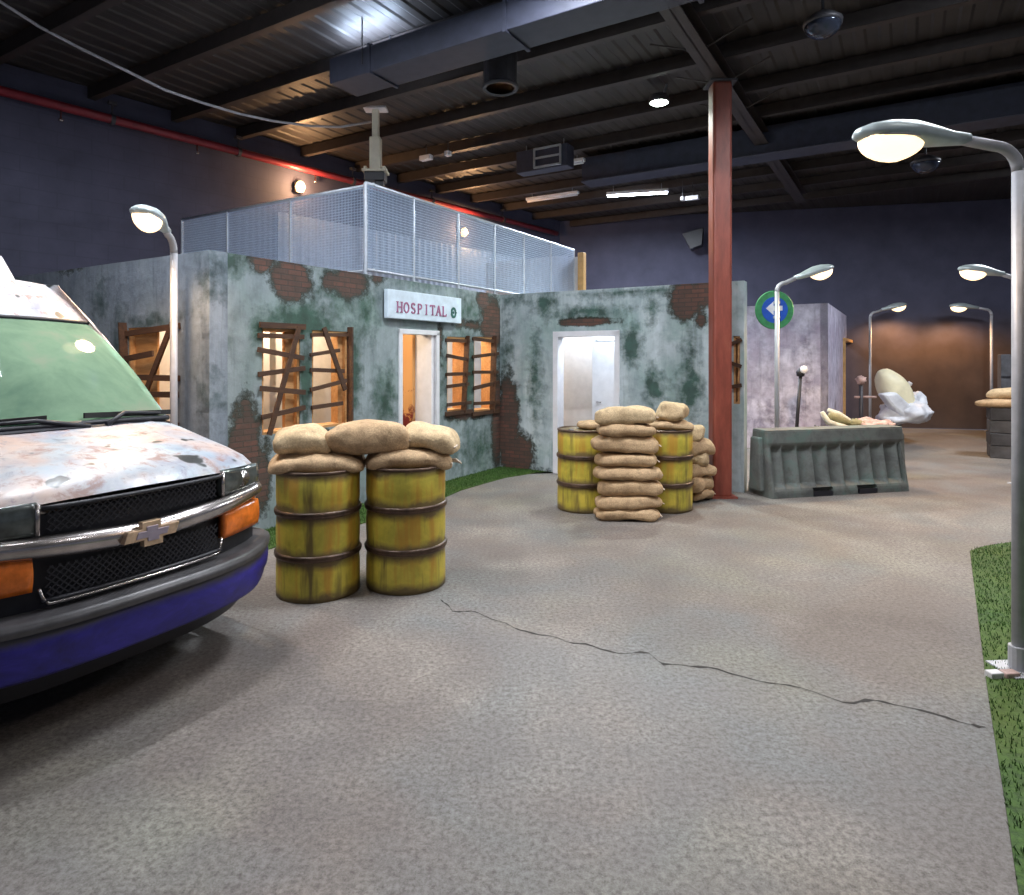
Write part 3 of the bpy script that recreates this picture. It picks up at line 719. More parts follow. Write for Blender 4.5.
def letters(word, h, w, gap, mat, parent, loc, th=.14):
    """serif capitals drawn with strokes in the xz plane"""
    mb = [MB()]; x = 0; y = 0
    def seg(a, b, t): mb[0].bar((x+a[0]*w, y, a[1]*h), (x+b[0]*w, y, b[1]*h), .008, t*h)
    def foot(cx, cz): seg((cx-.2, cz), (cx+.2, cz), th*.5)
    def arc(cx, cz, rx, rz, a0, a1, n=10, t=th):
        p = [(cx+rx*math.cos(R(a0+(a1-a0)*k/n)), cz+rz*math.sin(R(a0+(a1-a0)*k/n))) for k in range(n+1)]
        for a, b in zip(p, p[1:]): seg(a, b, t)
    for ch in word:
        if ch == 'H': seg((.15, 0), (.15, 1), th*1.3); seg((.85, 0), (.85, 1), th*1.3); seg((.15, .5), (.85, .5), th*.7); [foot(a, b) for a in (.15, .85) for b in (.03, .97)]
        elif ch == 'O': arc(.5, .5, .4, .45, 0, 360, 16)
        elif ch == 'S': arc(.5, .73, .3, .23, 20, 270, 9); arc(.5, .27, .3, .23, 90, -160, 9)
        elif ch == 'P': seg((.2, 0), (.2, 1), th*1.3); seg((.2, .95), (.5, .95), th*.8); arc(.5, .72, .32, .23, 90, -90, 8); seg((.5, .49), (.2, .49), th*.8); foot(.2, .03)
        elif ch == 'I': seg((.5, 0), (.5, 1), th*1.3); foot(.5, .03); foot(.5, .97)
        elif ch == 'T': seg((.5, 0), (.5, 1), th*1.3); seg((.05, .95), (.95, .95), th*.9); foot(.5, .03); seg((.07, .95), (.07, .78), th*.6); seg((.93, .95), (.93, .78), th*.6)
        elif ch == 'A': seg((.1, 0), (.5, 1), th*.9); seg((.5, 1), (.9, 0), th*1.3); seg((.28, .38), (.72, .38), th*.6); foot(.1, .03); foot(.9, .03)
        elif ch == 'L': seg((.2, 0), (.2, 1), th*1.3); seg((.2, .05), (.85, .05), th*.9); foot(.2, .97); seg((.85, .05), (.85, .25), th*.6)
        obj('letter', mb[0], mat, parent, loc=loc); mb[0] = MB(); x += w+gap
letters('HOSPITAL', SH*.38, SW*.073, SW*.013, MAT['signtext'], t, (SW*.10, .005, SH*.22))
mb = MB(); rr = SH*.21
mb.grid(28, 2, lambda a, b: ((rr if b else rr*.58)*math.cos(2*PI*a)*.8, 0, (rr if b else rr*.58)*math.sin(2*PI*a)), close_u=True)
mb2 = MB()
for k in range(28):
    a0, a1 = 2*PI*k/28, 2*PI*(k+1)/28; rm = rr*.79
    mb2.bar((rm*.8*math.cos(a0), 0, rm*math.sin(a0)), (rm*.8*math.cos(a1), 0, rm*math.sin(a1)), .008, rr*.42)
obj('ring_logo', mb2, MAT['signgreen'], t, loc=(SW*.875, .005, SH*.40))
obj('ring_logo_cross', MB().box((0, 0, 0), (rr*.5, .006, rr*.18)).box((0, 0, 0), (rr*.18, .006, rr*.5)), MAT['signgreen'], t, loc=(SW*.875, .006, SH*.40))

# ------------------------------------------------------------------ railings
def railing(o, d, u0, u1, label, posts, v=0.05, zt=3.66, mesh=True, z0=2.60):
    L = u1-u0
    t = thing('mesh_railing', label, 'railing', (*w2(o, d, u0, v), z0), math.atan2(d.y, d.x))
    H = zt-z0
    obj('top_rail', MB().tube([(0, 0, H), (L, 0, H)], .022, 10), MAT['galv'], t, smooth=True)
    obj('bottom_rail', MB().tube([(0, 0, .07), (L, 0, .07)], .018, 10), MAT['galv'], t, smooth=True)
    for p in posts:
        obj('post', MB().tube([(p*L, 0, 0), (p*L, 0, H)], .022, 10).box((p*L, 0, .005), (.1, .1, .01)), MAT['galv'], t)
    mb = MB(); n = int(L/.024)
    for k in range(n): x = L*(k+.5)/n; mb.box((x, -.01, H/2+.03), (.0058, .0058, H-.1))
    n = int(H/.036)
    for k in range(n): z = .1+(H-.13)*k/(n-1); mb.box((L/2, -.014, z), (L, .0055, .0055))
    obj('wire_mesh', mb, MAT['wire'], t)
    return t
uc = wall_u(C1, AX, 370)[0]; ue = wall_u(C1, AX, 577)[0]
RC = C1+AX*uc
railing(C1, AX, uc, ue, 'long wire mesh railing over the hospital front, right of its corner post', [0, .155, .33, .5, .66, .83, 1.0], v=.07)
Lr = 1.95*1.931
t = railing(RC-BX*Lr, BX, 0, Lr-.03, 'shorter wire mesh railing running left from the corner post', [0, .28, .62], v=.10)
# pale corrugated screen behind the railing end
def corr(name, o, d, u0, u1, v, z0, z1, mat, label, cat='panel', amp=.02, per=.09):
    mb = MB(); n = int((u1-u0)/per*6); L = u1-u0
    mb.grid(n, 2, lambda a, b: (a*L, amp*math.sin(a*L/per*2*PI), z0+(z1-z0)*b))
    mb.grid(n, 2, lambda a, b: (a*L, amp*math.sin(a*L/per*2*PI)+.008, z0+(z1-z0)*b), flip=True)
    o_ = obj(name, mb, mat, loc=(*w2(o, d, u0, v), 0), rz=math.atan2(d.y, d.x), smooth=True, fix=False); tag(o_, label, cat); return o_
EO = C1+AX*ue
ptop = 3.58
corr('corrugated_screen', EO-BX*2.05, BX, 0, 1.85, .02, 2.6, ptop, MAT['palepanel'], 'pale corrugated screen behind the far end of the mesh railing')
railing(EO-BX*2.3, BX, 0, 2.2, 'pale rail in front of the corrugated screen at the far end of the roof', [0, .33, .66, 1.0], v=-.06, zt=3.60) if False else None
t = thing('timber_post', 'varnished orange timber post at the far right end of the railing', 'post', (*w2(EO, BX, .09, .02), 2.6), RB)
obj('post_shaft', MB().box((0, 0, .5), (.12, .12, 1.0)), MAT['post_orange'], t, bevel=.008)
obj('post_panel', MB().box((-.17, 0, .48), (.22, .04, .9)), MAT['plaster'], t, bevel=.004)
# blue-grey sheet cladding lining the left wall at roof level
ua, ub = 3.35, 11.6
def under(off): return Vector(w2(LW0, LD, 0, -off))
corr('wall_cladding', under(.05), LD, 3.75, 11.7, 0, 2.6, 4.1, MAT['greypanel'], 'blue grey corrugated cladding on the left wall behind the mesh railing', 'cladding', per=.16)

# ------------------------------------------------------------------ OUTBUILDING
E = Vector((5.47, 11.3)); EL = 1.55
us = .72*1.931+.35
EO1 = E-BX*us
wall_panel('wall_outbuilding_front', EO1, BX, 0, us, 0, WH, .12, [], MAT['wallO'], moss=[(us-.35, 1.3, .12, .8, .45), (.9, .6, .5, .3, .4)], brick=[])
# side wall with doorway
ud0 = wall_u(E, AX, 843)[0]; ud1 = wall_u(E, AX, 851)[0]
SL = 4.0
wall_panel('wall_outbuilding_side', E+AX*.0, AX, .0, SL, 0, WH, .12, [(ud0, ud1, 0, 2.02)], MAT['wallO'])
mb = MB(); 
for uu in (ud0, ud1): mb.box((uu, .05, 1.02), (.06, .2, 2.04))
mb.box(((ud0+ud1)/2, .05, 2.05), (ud1-ud0+.06, .2, .06))
ob = obj('door_3', mb, MAT['post_orange'], loc=(E.x, E.y, 0), rz=RA); tag(ob, kind='structure')
t = thing('timber_pallet', 'narrow brown timber boards leaning at the outbuilding doorway', 'boards', (*w2(E, AX, ud1+.3, -.12), 0), RA)
for k in range(3): obj('board', MB().box((k*.28, 0, .98+.03*k), (.16, .03, 1.96+.06*k)), MAT['ply'] if k == 1 else MAT['board'], t)
t = thing('hose_reel_lamp', 'small white lamp on a thin dark upright against the mottled outbuilding', 'lamp', (4.72, 10.75, 0))
obj('upright', MB().tube([(-.06, 0, 0), (-.02, 0, .7), (.03, 0, 1.35)], .03, 8), MAT['black'], t, smooth=True)
obj('lamp_body', MB().lathe([(.0, -.08), (.06, -.07), (.07, 0), (.03, .06)], 16, (.03, 0, 1.42)), MAT['black'], t, smooth=True)
obj('lamp_glass', MB().lathe([(.0, -.07), (.045, -.05), (.06, 0), (.045, .05), (0, .07)], 16, (.06, -.06, 1.46)), MAT['white'], t, smooth=True)
obj('foot', MB().lathe([(.14, 0), (.14, .02), (.03, .04)], 16, (-.06, 0, 0)), MAT['black'], t)

# ------------------------------------------------------------------ street lamps
def street_lamp(x, y, ang, label, H=2.82, arm=.34, energy=55, lc=(1, .66, .36), tilt=8, sweep=.0, hs=1.0):
    t = thing('street_lamp', label, 'street lamp', (x, y, 0), ang)
    r = .030
    obj('base_plate', MB().box((0, 0, .01), (.2, .2, .02)).tube([(0, 0, .02), (0, 0, .14)], .045, 14), MAT['polegrey'], t, bevel=.003)
    obj('pole', MB().tube([(0, 0, .02), (0, 0, H-.16)], r, 14), MAT['polegrey'], t, smooth=True)
    p = [(0, 0, H-.17)]
    for k in range(1, 7):
        a = R(15*k); p.append((.13*(1-math.cos(a)), 0, H-.17+.13*math.sin(a)))
    p.append((arm, 0, H-.01+math.tan(R(tilt))*(arm-.13)))
    obj('arm', MB().tube(p, [r]*3+[r*.95]*(len(p)-3), 14), MAT['polegrey'], t, smooth=True)
    Mx = Matrix.Rotation(-R(tilt), 3, 'Y'); hx, hz = arm-.06, H-.01+math.tan(R(tilt))*(arm-.19)
    def P(v): q = Mx @ Vector(v)*hs; return (q.x+hx, q.y, q.z+hz)
    # housing: boat shape, neck to wide head
    secs = [(0, .032, .030, .030), (.10, .045, .040, .038), (.20, .075, .060, .045), (.32, .105, .080, .045), (.44, .115, .075, .04), (.54, .095, .055, .035), (.60, .05, .03, .025), (.615, .015, .012, .012)]
    def sec(i): 
        return secs[i]
    mb = MB(); n = 20; ns = len(secs)
    mb.grid(n, ns, lambda a, b: (lambda s, an: P((s[0], s[1]*math.cos(an), (s[2] if math.sin(an) > 0 else s[3])*math.sin(an))))(sec(int(round(b*(ns-1)))), 2*PI*a), close_u=True)
    mb.face(list(range(n))[::-1]); mb.face([(ns-1)*n+k for k in range(n)])
    obj('lamp_housing', mb, MAT['lamphead'], t, smooth=True)
    mb = MB()
    def gl(a, b):
        an = PI*(b); ph = PI+PI*a
        x = .415-.165*math.cos(an); tp = .72+.28*min(1, (x-.25)/.14); w = .100*math.sin(an)**.65*tp; dz = -.112*math.sin(an)**.7*tp
        return P((x, w*math.cos(ph), -.022+dz*abs(math.sin(ph))))
    mb.grid(17, 15, gl)
    obj('lamp_glass', mb, MAT['bulb'], t, smooth=True)
    mb = MB(); m = 30
    mb.tube([P((.415-.17*math.cos(2*PI*k/m), .1*math.sin(2*PI*k/m), -.02)) for k in range(m+1)], .008, 6)
    obj('glass_rim', mb, MAT['polegrey'], t, smooth=True)
    q = P((.38, 0, -.19)); lamp('street_lamp_light', 'SPOT', q, energy, lc, .09, parent=t, spot=R(165))
    return t
street_lamp(2.66, 3.43, PI+R(4), 'tall grey street lamp at the right edge, standing in the green turf', H=2.80, arm=.34, energy=13, tilt=1)
street_lamp(-2.90, 5.60, R(-82), 'street lamp behind the van, its lit head turned toward the viewer', H=2.72, arm=.2, energy=45, tilt=6, hs=.95)
street_lamp(3.55, 8.75, R(14), 'street lamp behind the ribbed barrier, carrying the round blue and green sign', H=2.70, energy=130, tilt=16)
street_lamp(8.2, 14.95, R(6), 'far street lamp nearest the outbuilding, its head pointing right', H=2.74, energy=60, tilt=12, lc=(1, .56, .26))
street_lamp(10.72, 14.6, R(176), 'far street lamp at the back right, its head pointing left', H=2.78, energy=60, tilt=4, lc=(1, .56, .26))
street_lamp(6.62, 8.5, R(185), 'street lamp half hidden behind the nearest pole at the right edge', H=2.74, energy=75, arm=.30, tilt=6)
# low stones round the near lamp base
t = thing('stone_slab', 'small pale stone slab at the foot of the nearest street lamp', 'stone', (2.50, 3.36, 0), R(6))
obj('slab_piece', MB().box((-.02, 0, .02), (.07, .05, .04)), MAT['plaster'], t, bevel=.006)
obj('slab_piece', MB().box((.065, .0, .018), (.08, .055, .036)), MAT['pink'], t, bevel=.006)

# round sign on lamp pole
t = thing('round_sign', 'round green rimmed blue sign with white arrow on the lamp pole', 'sign', (3.535, 8.80, wall_z(8.8, 310)), R(0))
MY = Matrix.Rotation(PI/2, 3, 'X')
obj('sign_disc', MB().lathe([(.001, -.012), (.255, -.012), (.262, 0), (.255, .012), (.001, .012)], 40, (0, 0, 0), MY), MAT['green'], t)
obj('sign_face', MB().lathe([(.001, -.003), (.175, -.003), (.175, .003), (.001, .003)], 36, (0, -.016, 0), MY), MAT['bluesign'], t)
mb = MB(); ar = [(-.13, .06), (-.13, -.07), (-.01, -.07), (-.045, -.035), (.07, .06), (.035, .10), (-.075, .0), (-.10, .06)]
mb.prism([(-.12, .02), (-.02, .11), (-.02, .055), (.10, .055), (.10, -.01), (-.02, -.01), (-.02, -.07)], 'y', -.003, .003, c=(0, -.022, 0))
obj('sign_arrow', mb, MAT['white'], t)
obj('sign_clamp', MB().box((.02, -.03, .1), (.09, .02, .03)).box((.02, -.03, -.1), (.09, .02, .03)), MAT['galv'], t)

# ------------------------------------------------------------------ drums
def make_drum(loc, label, rz=0, group=None):
    t = thing('oil_drum', label, 'drum', loc, rz, group)
    r = .288; pr = [(.0, .012), (r-.02, .012), (r-.012, .0), (r, .004), (r, .03)]
    for zc in (.293, .586):
        pr += [(r, zc-.10), (r-.004, zc-.035), (r, zc-.022)]
        pr += [(r, zc+.022), (r-.004, zc+.035), (r, zc+.10)]
    pr += [(r, .862), (r-.002, .865)]
    mb = MB(); mb.lathe(pr, 56)
    o = obj('drum_body', mb, MAT['drum'], t, smooth=True, fix=False)
    for zc in (.293, .586):
        obj('rolling_hoop', MB().lathe([(r-.004, zc-.024), (r+.008, zc-.018), (r+.013, zc-.006), (r+.006, zc), (r+.013, zc+.006), (r+.008, zc+.018), (r-.004, zc+.024)], 56), MAT['drumring'], t, smooth=True)
    obj('lid', MB().lathe([(.001, .858), (r-.02, .858), (r-.016, .872), (r-.006, .88), (r+.005, .876), (r+.006, .862), (r-.001, .856)], 56), MAT['drumring'], t, smooth=True)
    obj('bung', MB().lathe([(.0, .875), (.03, .875), (.035, .858)], 14, (.17, .06, 0)), MAT['darksteel'], t)
    return t
d_a = make_drum((-1.38, 4.66, 0), 'yellow ribbed drum nearest the van under two sandbag layers', .4)
spec = [((-.78, 4.81, 0), 'yellow ribbed drum just right of the one beside the van', 2.1),
        ((.79, 7.19, 0), 'farther yellow drum with bare dark lid, left of the sandbag tower', 3.4),
        ((1.69, 7.19, 0), 'farther yellow drum right of the sandbag tower with a round sack on top', 4.6)]
for loc, lab, rz in spec:
    c = copy_tree(d_a); c.location = loc; c.rotation_euler = (0, 0, rz); c['label'] = lab

# ------------------------------------------------------------------ sandbags
def bag_mesh(L, W, H, seed, bend=0, tail=0, ex=.55, crumple=1.0):
    mb = MB(); nu, nv = 48, 22
    def spow(v, e): return math.copysign(abs(v)**e, v)
    def fn(a, b):
        th = 2*PI*a; ph = PI*(b-.5)*.9999
        cx = spow(math.cos(th), ex)*spow(math.cos(ph), .55); cy = spow(math.sin(th), ex)*spow(math.cos(ph), .55); cz = spow(math.sin(ph), .60)
        px, py = cx*L/2, cy*W/2
        e = max(abs(cx), 0)
        edge = (1-.22*e**7)*(1-.18*abs(cy)**8)
        pz = cz*H/2*edge
        if pz < 0: pz *= .85
        # pinched corners become little ears
        cor = (abs(cx)**6)*(abs(cy)**6); px *= 1+.05*cor; py *= 1+.08*cor
        n1 = mnoise.noise(Vector((px*5+seed*9, py*5, pz*5)))*.030*crumple
        n2 = mnoise.noise(Vector((px*16+seed*5, py*16, pz*16+4)))*.009*crumple
        k = (n1+n2)
        px += cx*k; py += cy*k; pz += cz*k*.9
        pz += -bend*(px/(L/2))**2 + tail*px
        return (px, py, pz+H*.45)
    mb.grid(nu, nv, fn, close_u=True)
    return mb
bagn = [0]
def sandbag(loc, L, W, H, rz, label, group=None, bend=0, tail=0, mat='bag', tied=0, tilt=(0, 0), crumple=1.0, ex=.48):
    bagn[0] += 1; sd = bagn[0]
    t = thing('sandbag', label, 'sandbag', loc, rz, group)
    t.rotation_euler = (tilt[0], tilt[1], rz)
    obj('sack', bag_mesh(L, W, H, sd*1.37, bend, tail, ex, crumple), MAT[mat], t, smooth=True)
    mb = MB(); m = 10; s = tied if tied else 1
    # sewn end seam
    mb.tube([(s*(L/2*1.015), W*(k/m-.5)*.72, H*.45-bend+s*tail*L/2+.004*math.sin(k*2.1)) for k in range(m+1)], .006, 6)
    obj('seam', mb, MAT['string'], t, smooth=True)
    if tied:
        zc = H*.45-bend+tied*tail*L/2
        mb = MB(); 
        for k in range(5):
            a = R(-40+20*k); mb.tube([(tied*(L/2-.01), 0, zc), (tied*(L/2+.05), .04*math.sin(a), zc+.01*math.cos(k)), (tied*(L/2+.09), .085*math.sin(a), zc-.02+.015*math.sin(k*3))], [.014, .01, .004], 6)
        obj('tied_end', mb, MAT['string'], t, smooth=True)
    return t
ang = math.atan2(.15, .61)
# near pair
sandbag((-1.39, 4.66, .855), .66, .48, .15, ang, 'lower sandbag lying on the drum nearest the van', bend=.035)
sandbag((-.775, 4.81, .855), .62, .48, .15, ang-.05, 'lower sandbag with a frayed tied end on the second near drum', bend=.035, tied=1)
sandbag((-1.49, 4.64, .975), .39, .38, .20, ang+.1, 'upper left sandbag of the top three on the near drums', bend=.02, mat='bag2', crumple=1.4)
sandbag((-1.05, 4.74, .975), .58, .42, .235, ang-.02, 'large middle sandbag bridging the two near drums', bend=.02, mat='bag')
sandbag((-.61, 4.85, .97), .40, .40, .19, ang-.3, 'upper right sandbag sloping down over the second near drum', bend=.02, tail=-.16, mat='bag2')
# tower
zz = 0
hs = [.115, .135, .165, .145, .14, .18, .135, .16]
names = ['bottom sandbag of the tower between the far drums', 'second sandbag from the floor in the tower', 'third sandbag from the floor in the tower', 'fourth sandbag from the floor in the tower', 'fourth sandbag from the top of the tower', 'thick third sandbag from the top of the tower', 'thin sandbag just under the topmost of the tower', 'pale topmost sandbag of the tower between the far drums']
xs = [(1.18, .66), (1.20, .66), (1.21, .66), (1.19, .65), (1.18, .61), (1.165, .68), (1.17, .62), (1.165, .62)]
for k in range(8):
    sandbag((xs[k][0], 6.70+.01*(k % 3), zz), xs[k][1], .32, hs[k]*1.17, R((-3, 2, -2, 3, 0, -2, 2, -1)[k]), names[k], None, mat='bag2' if k == 7 else 'bag', bend=.008, crumple=1.1)
    zz += hs[k]*.955
# on drum 4
sandbag((1.73, 7.17, .865), .46, .36, .11, R(5), 'flat sandbag on the lid of the drum right of the tower', bend=.01)
sandbag((1.75, 7.15, .955), .33, .33, .22, R(70), 'round pale sandbag bunched on top of the right far drum', mat='bag2', crumple=2.0)
sandbag((.90, 7.24, .865), .34, .28, .10, R(25), 'small sandbag peeping out on the left far drum behind the tower', bend=.01)
# right crumpled pile
zz = 0
for k, (x, y, L, h, rz, lab) in enumerate([(2.11, 7.62, .46, .14, 30, 'bottom crumpled sandbag of the pile beside the red column'), (2.09, 7.6, .44, .16, 55, 'second crumpled sandbag up in the pile beside the red column'), (2.12, 7.62, .44, .16, 20, 'middle crumpled sandbag in the pile beside the red column'),
        (2.07, 7.6, .42, .17, 65, 'fourth crumpled sandbag up in the pile beside the red column'), (2.09, 7.61, .42, .16, 25, 'fifth crumpled sandbag with a ragged end in the pile beside the red column'), (2.03, 7.59, .34, .17, 80, 'topmost crumpled sandbag of the pile beside the red column')]):
    sandbag((x, y, zz), L, .36, h, R(rz), lab, mat='bag2' if k in (3, 5) else 'bag', crumple=2.2, tied=1 if k in (1, 4) else 0); zz += h*.88

# ------------------------------------------------------------------ ribbed barrier
bx0, by0 = 3.0, 8.02
bang = math.atan2(8.55-8.05, 4.84-3.02)*.9
t = thing('traffic_barrier', 'grimy grey green plastic barrier with upright ribs on the floor', 'barrier', (3.93, 8.11, 0), bang)
BL = 1.97; BH = .77
mb = MB(); nu, nv = 260, 30
def half(z):       # half width by height
    if z < .06: return .25
    if z < .14: return .25-.02*(z-.06)/.08
    if z < .60: return .23-.085*((z-.14)/.46)
    if z < .64: return .145+.018*math.sin((z-.60)/.04*PI/2)
    return .163-.02*(z-.64)/.19
def bpoint(a, b, side):
    x = (a-.5)*BL; z = b*BH; w = half(z)
    m = 0
    if .10 < z < .60:
        k = min(1, (z-.10)/.06, (.60-z)/.05)
        ph = (a*9.5) % 1.0
        if .03 < a < .97: m = -.075*k*max(0, math.sin(ph*PI))**.5
    ex = min(1, (.5-abs(a-.5))*BL/.03)
    y = -(w+m)*(1-.25*(1-ex)**2)
    if z < .08 and any(abs(a-c) < .07 for c in (.36, .68)): y *= .72; 
    return (x+0, side*y, z)
mb.grid(nu, nv, lambda a, b: bpoint(a, b, 1)); mb.grid(nu, nv, lambda a, b: bpoint(a, b, -1), flip=True)
N0 = nu*nv
for j in range(nv-1):
    for i in (0, nu-1):
        a, b = j*nu+i, (j+1)*nu+i; mb.face((a, b, b+N0, a+N0))
top = (nv-1)*nu
for i in range(nu-1): mb.face((top+i, top+i+1, N0+top+i+1, N0+top+i)); mb.face((i, N0+i, N0+i+1, i+1))
obj('barrier_body', mb, MAT['barrier'], t, smooth=False)
obj('fork_slot', MB().box((-.28, -.245, .03), (.26, .02, .06)), MAT['black'], t)
obj('fork_slot', MB().box((.36, -.245, .03), (.26, .02, .06)), MAT['black'], t)
obj('top_lip', MB().box((0, 0, BH+.005), (BL-.02, .27, .03)), MAT['barrier'], t, bevel=.01)
obj('end_coupling', MB().prism([(-.12, .06), (.12, .06), (.09, .7), (-.09, .7)], 'x', BL/2-.01, BL/2+.07, M=Matrix.Rotation(0, 3, 'Z')), MAT['barrier'], t, bevel=.02)
obj('end_coupling', MB().prism([(-.12, .06), (.12, .06), (.09, .7), (-.09, .7)], 'x', -BL/2-.06, -BL/2+.01), MAT['barrier'], t, bevel=.02)

# ------------------------------------------------------------------ wreckage behind the barrier
def shell(L, W, H, seed, open_=.5, jag=.06, th=.012, e=1.0):
    mb = MB(); nu, nv = 40, 16
    def fn(a, b, off=0):
        th_ = 2*PI*a; ph = PI/2*(b*(1.0-.0))
        r = math.cos(ph); x = math.cos(th_)*r*(L/2-off); y = math.sin(th_)*r*(W/2-off); z = math.sin(ph)*(H-off)
        n = mnoise.noise(Vector((x*3+seed, y*3, z*3)))*jag; k = 1+n
        if b < .2: z += jag*1.6*mnoise.noise(Vector((math.cos(th_)*3+seed, math.sin(th_)*3, 2)))*(1-b*5)
        return (x*k, y*k, z*k)
    mb.grid(nu, nv, lambda a, b: fn(a, b), close_u=True); mb.grid(nu, nv, lambda a, b: fn(a, b, th), close_u=True, flip=True)
    N = nu*nv
    for i in range(nu): j = (i+1) % nu; mb.face((i, N+i, N+j, j))
    return mb
def px3(px, py, Y): return (ray(px)*Y, Y, wall_z(Y, py))
WY = 12.2
t = thing('wrecked_shell', 'cream domed shell on a bluish white crumpled heap behind the barrier', 'wreck', (*gp(893, 441)[:2], 0))
bX, bY = t.location.x, t.location.y
def wl(px, py, dy=0): p = px3(px, py, bY+dy); return (p[0]-bX, dy, p[2])
s = bY/F
def blob(L, W, H, seed, jag=.25, n=30, fq=1.6):
    mb = MB()
    def fn(a, b):
        th = 2*PI*a; ph = PI*(b-.5)*.999; x = math.cos(th)*math.cos(ph); y = math.sin(th)*math.cos(ph); z = math.sin(ph)
        k = 1+jag*mnoise.noise(Vector((x*fq+seed, y*fq, z*fq)))+.3*jag*abs(mnoise.noise(Vector((x*5+seed, y*5, z*5))))
        return (x*L/2*k, y*W/2*k, z*H/2*k)
    mb.grid(n*2, n, fn, close_u=True); return mb
o = obj('cream_dome', blob(54*s, .6, 27*s, 3, .07), MAT['shellcream'], t, smooth=True, loc=wl(895, 392, -.15)); o.rotation_euler = (0, R(56), 0); o['label'] = 'cream rounded dome'
o = obj('white_shell', blob(46*s, .9, 24*s, 11, .35), MAT['shellwhite'], t, smooth=True, loc=wl(903, 413, -.2)); o.rotation_euler = (0, R(-8), 0); o['label'] = 'bluish white crumpled shell'
mb = MB(); mb.prism([(-26*s, 9*s), (-12*s, 11*s), (2*s, -2*s), (10*s, -14*s), (-2*s, -16*s), (-16*s, -4*s)], 'y', -.45, -.2)
o = obj('torn_fin', mb, MAT['shellwhite'], t, loc=wl(896, 402, -.12), bevel=.05); o['label'] = 'pointed white torn fin'
obj('lump', blob(22*s, .4, 26*s, 5, .4), MAT['shellwhite'], t, smooth=True, loc=wl(914, 405, -.1))
obj('leg', MB().lathe([(.10, .05), (.12, .2), (.17, .42), (.2, .5)], 18, (0, 0, 0)), MAT['black'], t, smooth=True)
obj('foot', MB().lathe([(.16, 0), (.17, .03), (.12, .055), (.05, .06)], 20), MAT['shellwhite'], t)
obj('ear', MB().lathe([(0, -.06), (.05, -.03), (.06, .02), (0, .06)], 12, wl(909, 384)), MAT['plaster'], t, smooth=True)
# pinkish crumpled heap and curved off-white ribs, resting on crates behind the barrier
def gpz(px, py, Y): p = px3(px, py, Y); return Vector(p)
CY = 9.6
t = thing('dark_crate', 'dark low crate hidden behind the ribbed barrier under the wreck pieces', 'crate', (gpz(852, 430, CY).x, CY, 0), R(10))
obj('crate_body', MB().box((0, 0, .22), (.86, .6, .44)), MAT['board'], t, bevel=.01)
for z in (.1, .34): obj('crate_slat', MB().box((0, -.31, z), (.88, .02, .09)), MAT['board'], t)
def crumple(L, W, H, seed, n=26):
    mb = MB()
    def fn(a, b):
        th = 2*PI*a; ph = PI*(b-.5)*.999; x = math.cos(th)*math.cos(ph); y = math.sin(th)*math.cos(ph); z = math.sin(ph)
        k = 1+.35*abs(mnoise.noise(Vector((x*2.2+seed, y*2.2, z*2.2))))*2-.2
        return (x*L/2*k, y*W/2*k, z*H/2*k)
    mb.grid(n*2, n, fn, close_u=True); return mb
p = gpz(873, 421, CY)
o = obj('crumpled_cloth', crumple(.74, .4, .34, 2.3), MAT['pink'], smooth=True, loc=(p.x, CY, .58)); tag(o, 'pinkish crumpled bundle just behind the right end of the barrier', 'bundle')
t = thing('broken_hull', 'curved off white and olive ribs lying behind the middle of the barrier', 'wreck', (gpz(842, 430, CY).x, CY-.05, .44))
def pl(px, py, dy=0): q = gpz(px, py, CY-.05+dy); return (q.x-t.location.x, dy, q.z-.44)
MAT['offwhite'] = plain('scuffed_off_white', (.55, .53, .44), .6, 0, .2); MAT['olive'] = plain('olive_panel', (.22, .20, .10), .7, 0, .25)
obj('rib', MB().tube([pl(822, 412), pl(828, 422), pl(838, 426), pl(850, 428)], [.03, .045, .05, .03], 10), MAT['offwhite'], t, smooth=True)
obj('rib', MB().tube([pl(828, 410, .12), pl(838, 414, .12), pl(848, 421, .12), pl(856, 427, .12)], [.03, .045, .05, .03], 10), MAT['offwhite'], t, smooth=True)
obj('inner_panel', MB().tube([pl(829, 415, .06), pl(840, 420, .06), pl(852, 425, .06)], [.05, .07, .05], 10), MAT['olive'], t, smooth=True)
obj('orange_patch', crumple(.22, .16, .12, 7, 12), MAT['olive'], t, smooth=True, loc=pl(856, 423, .0))
o = obj('dark_lump', crumple(.2, .18, .3, 9, 12), MAT['black'], smooth=True, loc=(gpz(817, 424, CY).x, CY, .14)); tag(o, 'small dark lump left of the off white ribs behind the barrier', 'lump')
o.location.z = .5
t = thing('black_stand', 'squat black stand under the dark lump behind the barrier', 'stand', (gpz(817, 424, CY).x, CY, 0))
obj('stand_column', MB().lathe([(.14, 0), (.14, .03), (.05, .06), (.05, .33), (.1, .36)], 18), MAT['black'], t)
# small valve post beyond
t = thing('handwheel_post', 'thin pinkish bracket post by the outbuilding doorway', 'post', (gp(861, 447)[0], gp(861, 447)[1], 0))
y_ = t.location.y; sc_ = y_/F
obj('post_shaft', MB().tube([(0, 0, 0), (0, 0, wall_z(y_, 385))], .035, 10), MAT['darksteel'], t, smooth=True)
obj('knob', crumple(.18, .16, .16, 4, 10), MAT['pink'], t, smooth=True, loc=(0, 0, wall_z(y_, 380)))
obj('cross_arm', MB().tube([(-.12, 0, wall_z(y_, 397)), (.28, 0, wall_z(y_, 397))], .022, 8), MAT['pink'], t, smooth=True)

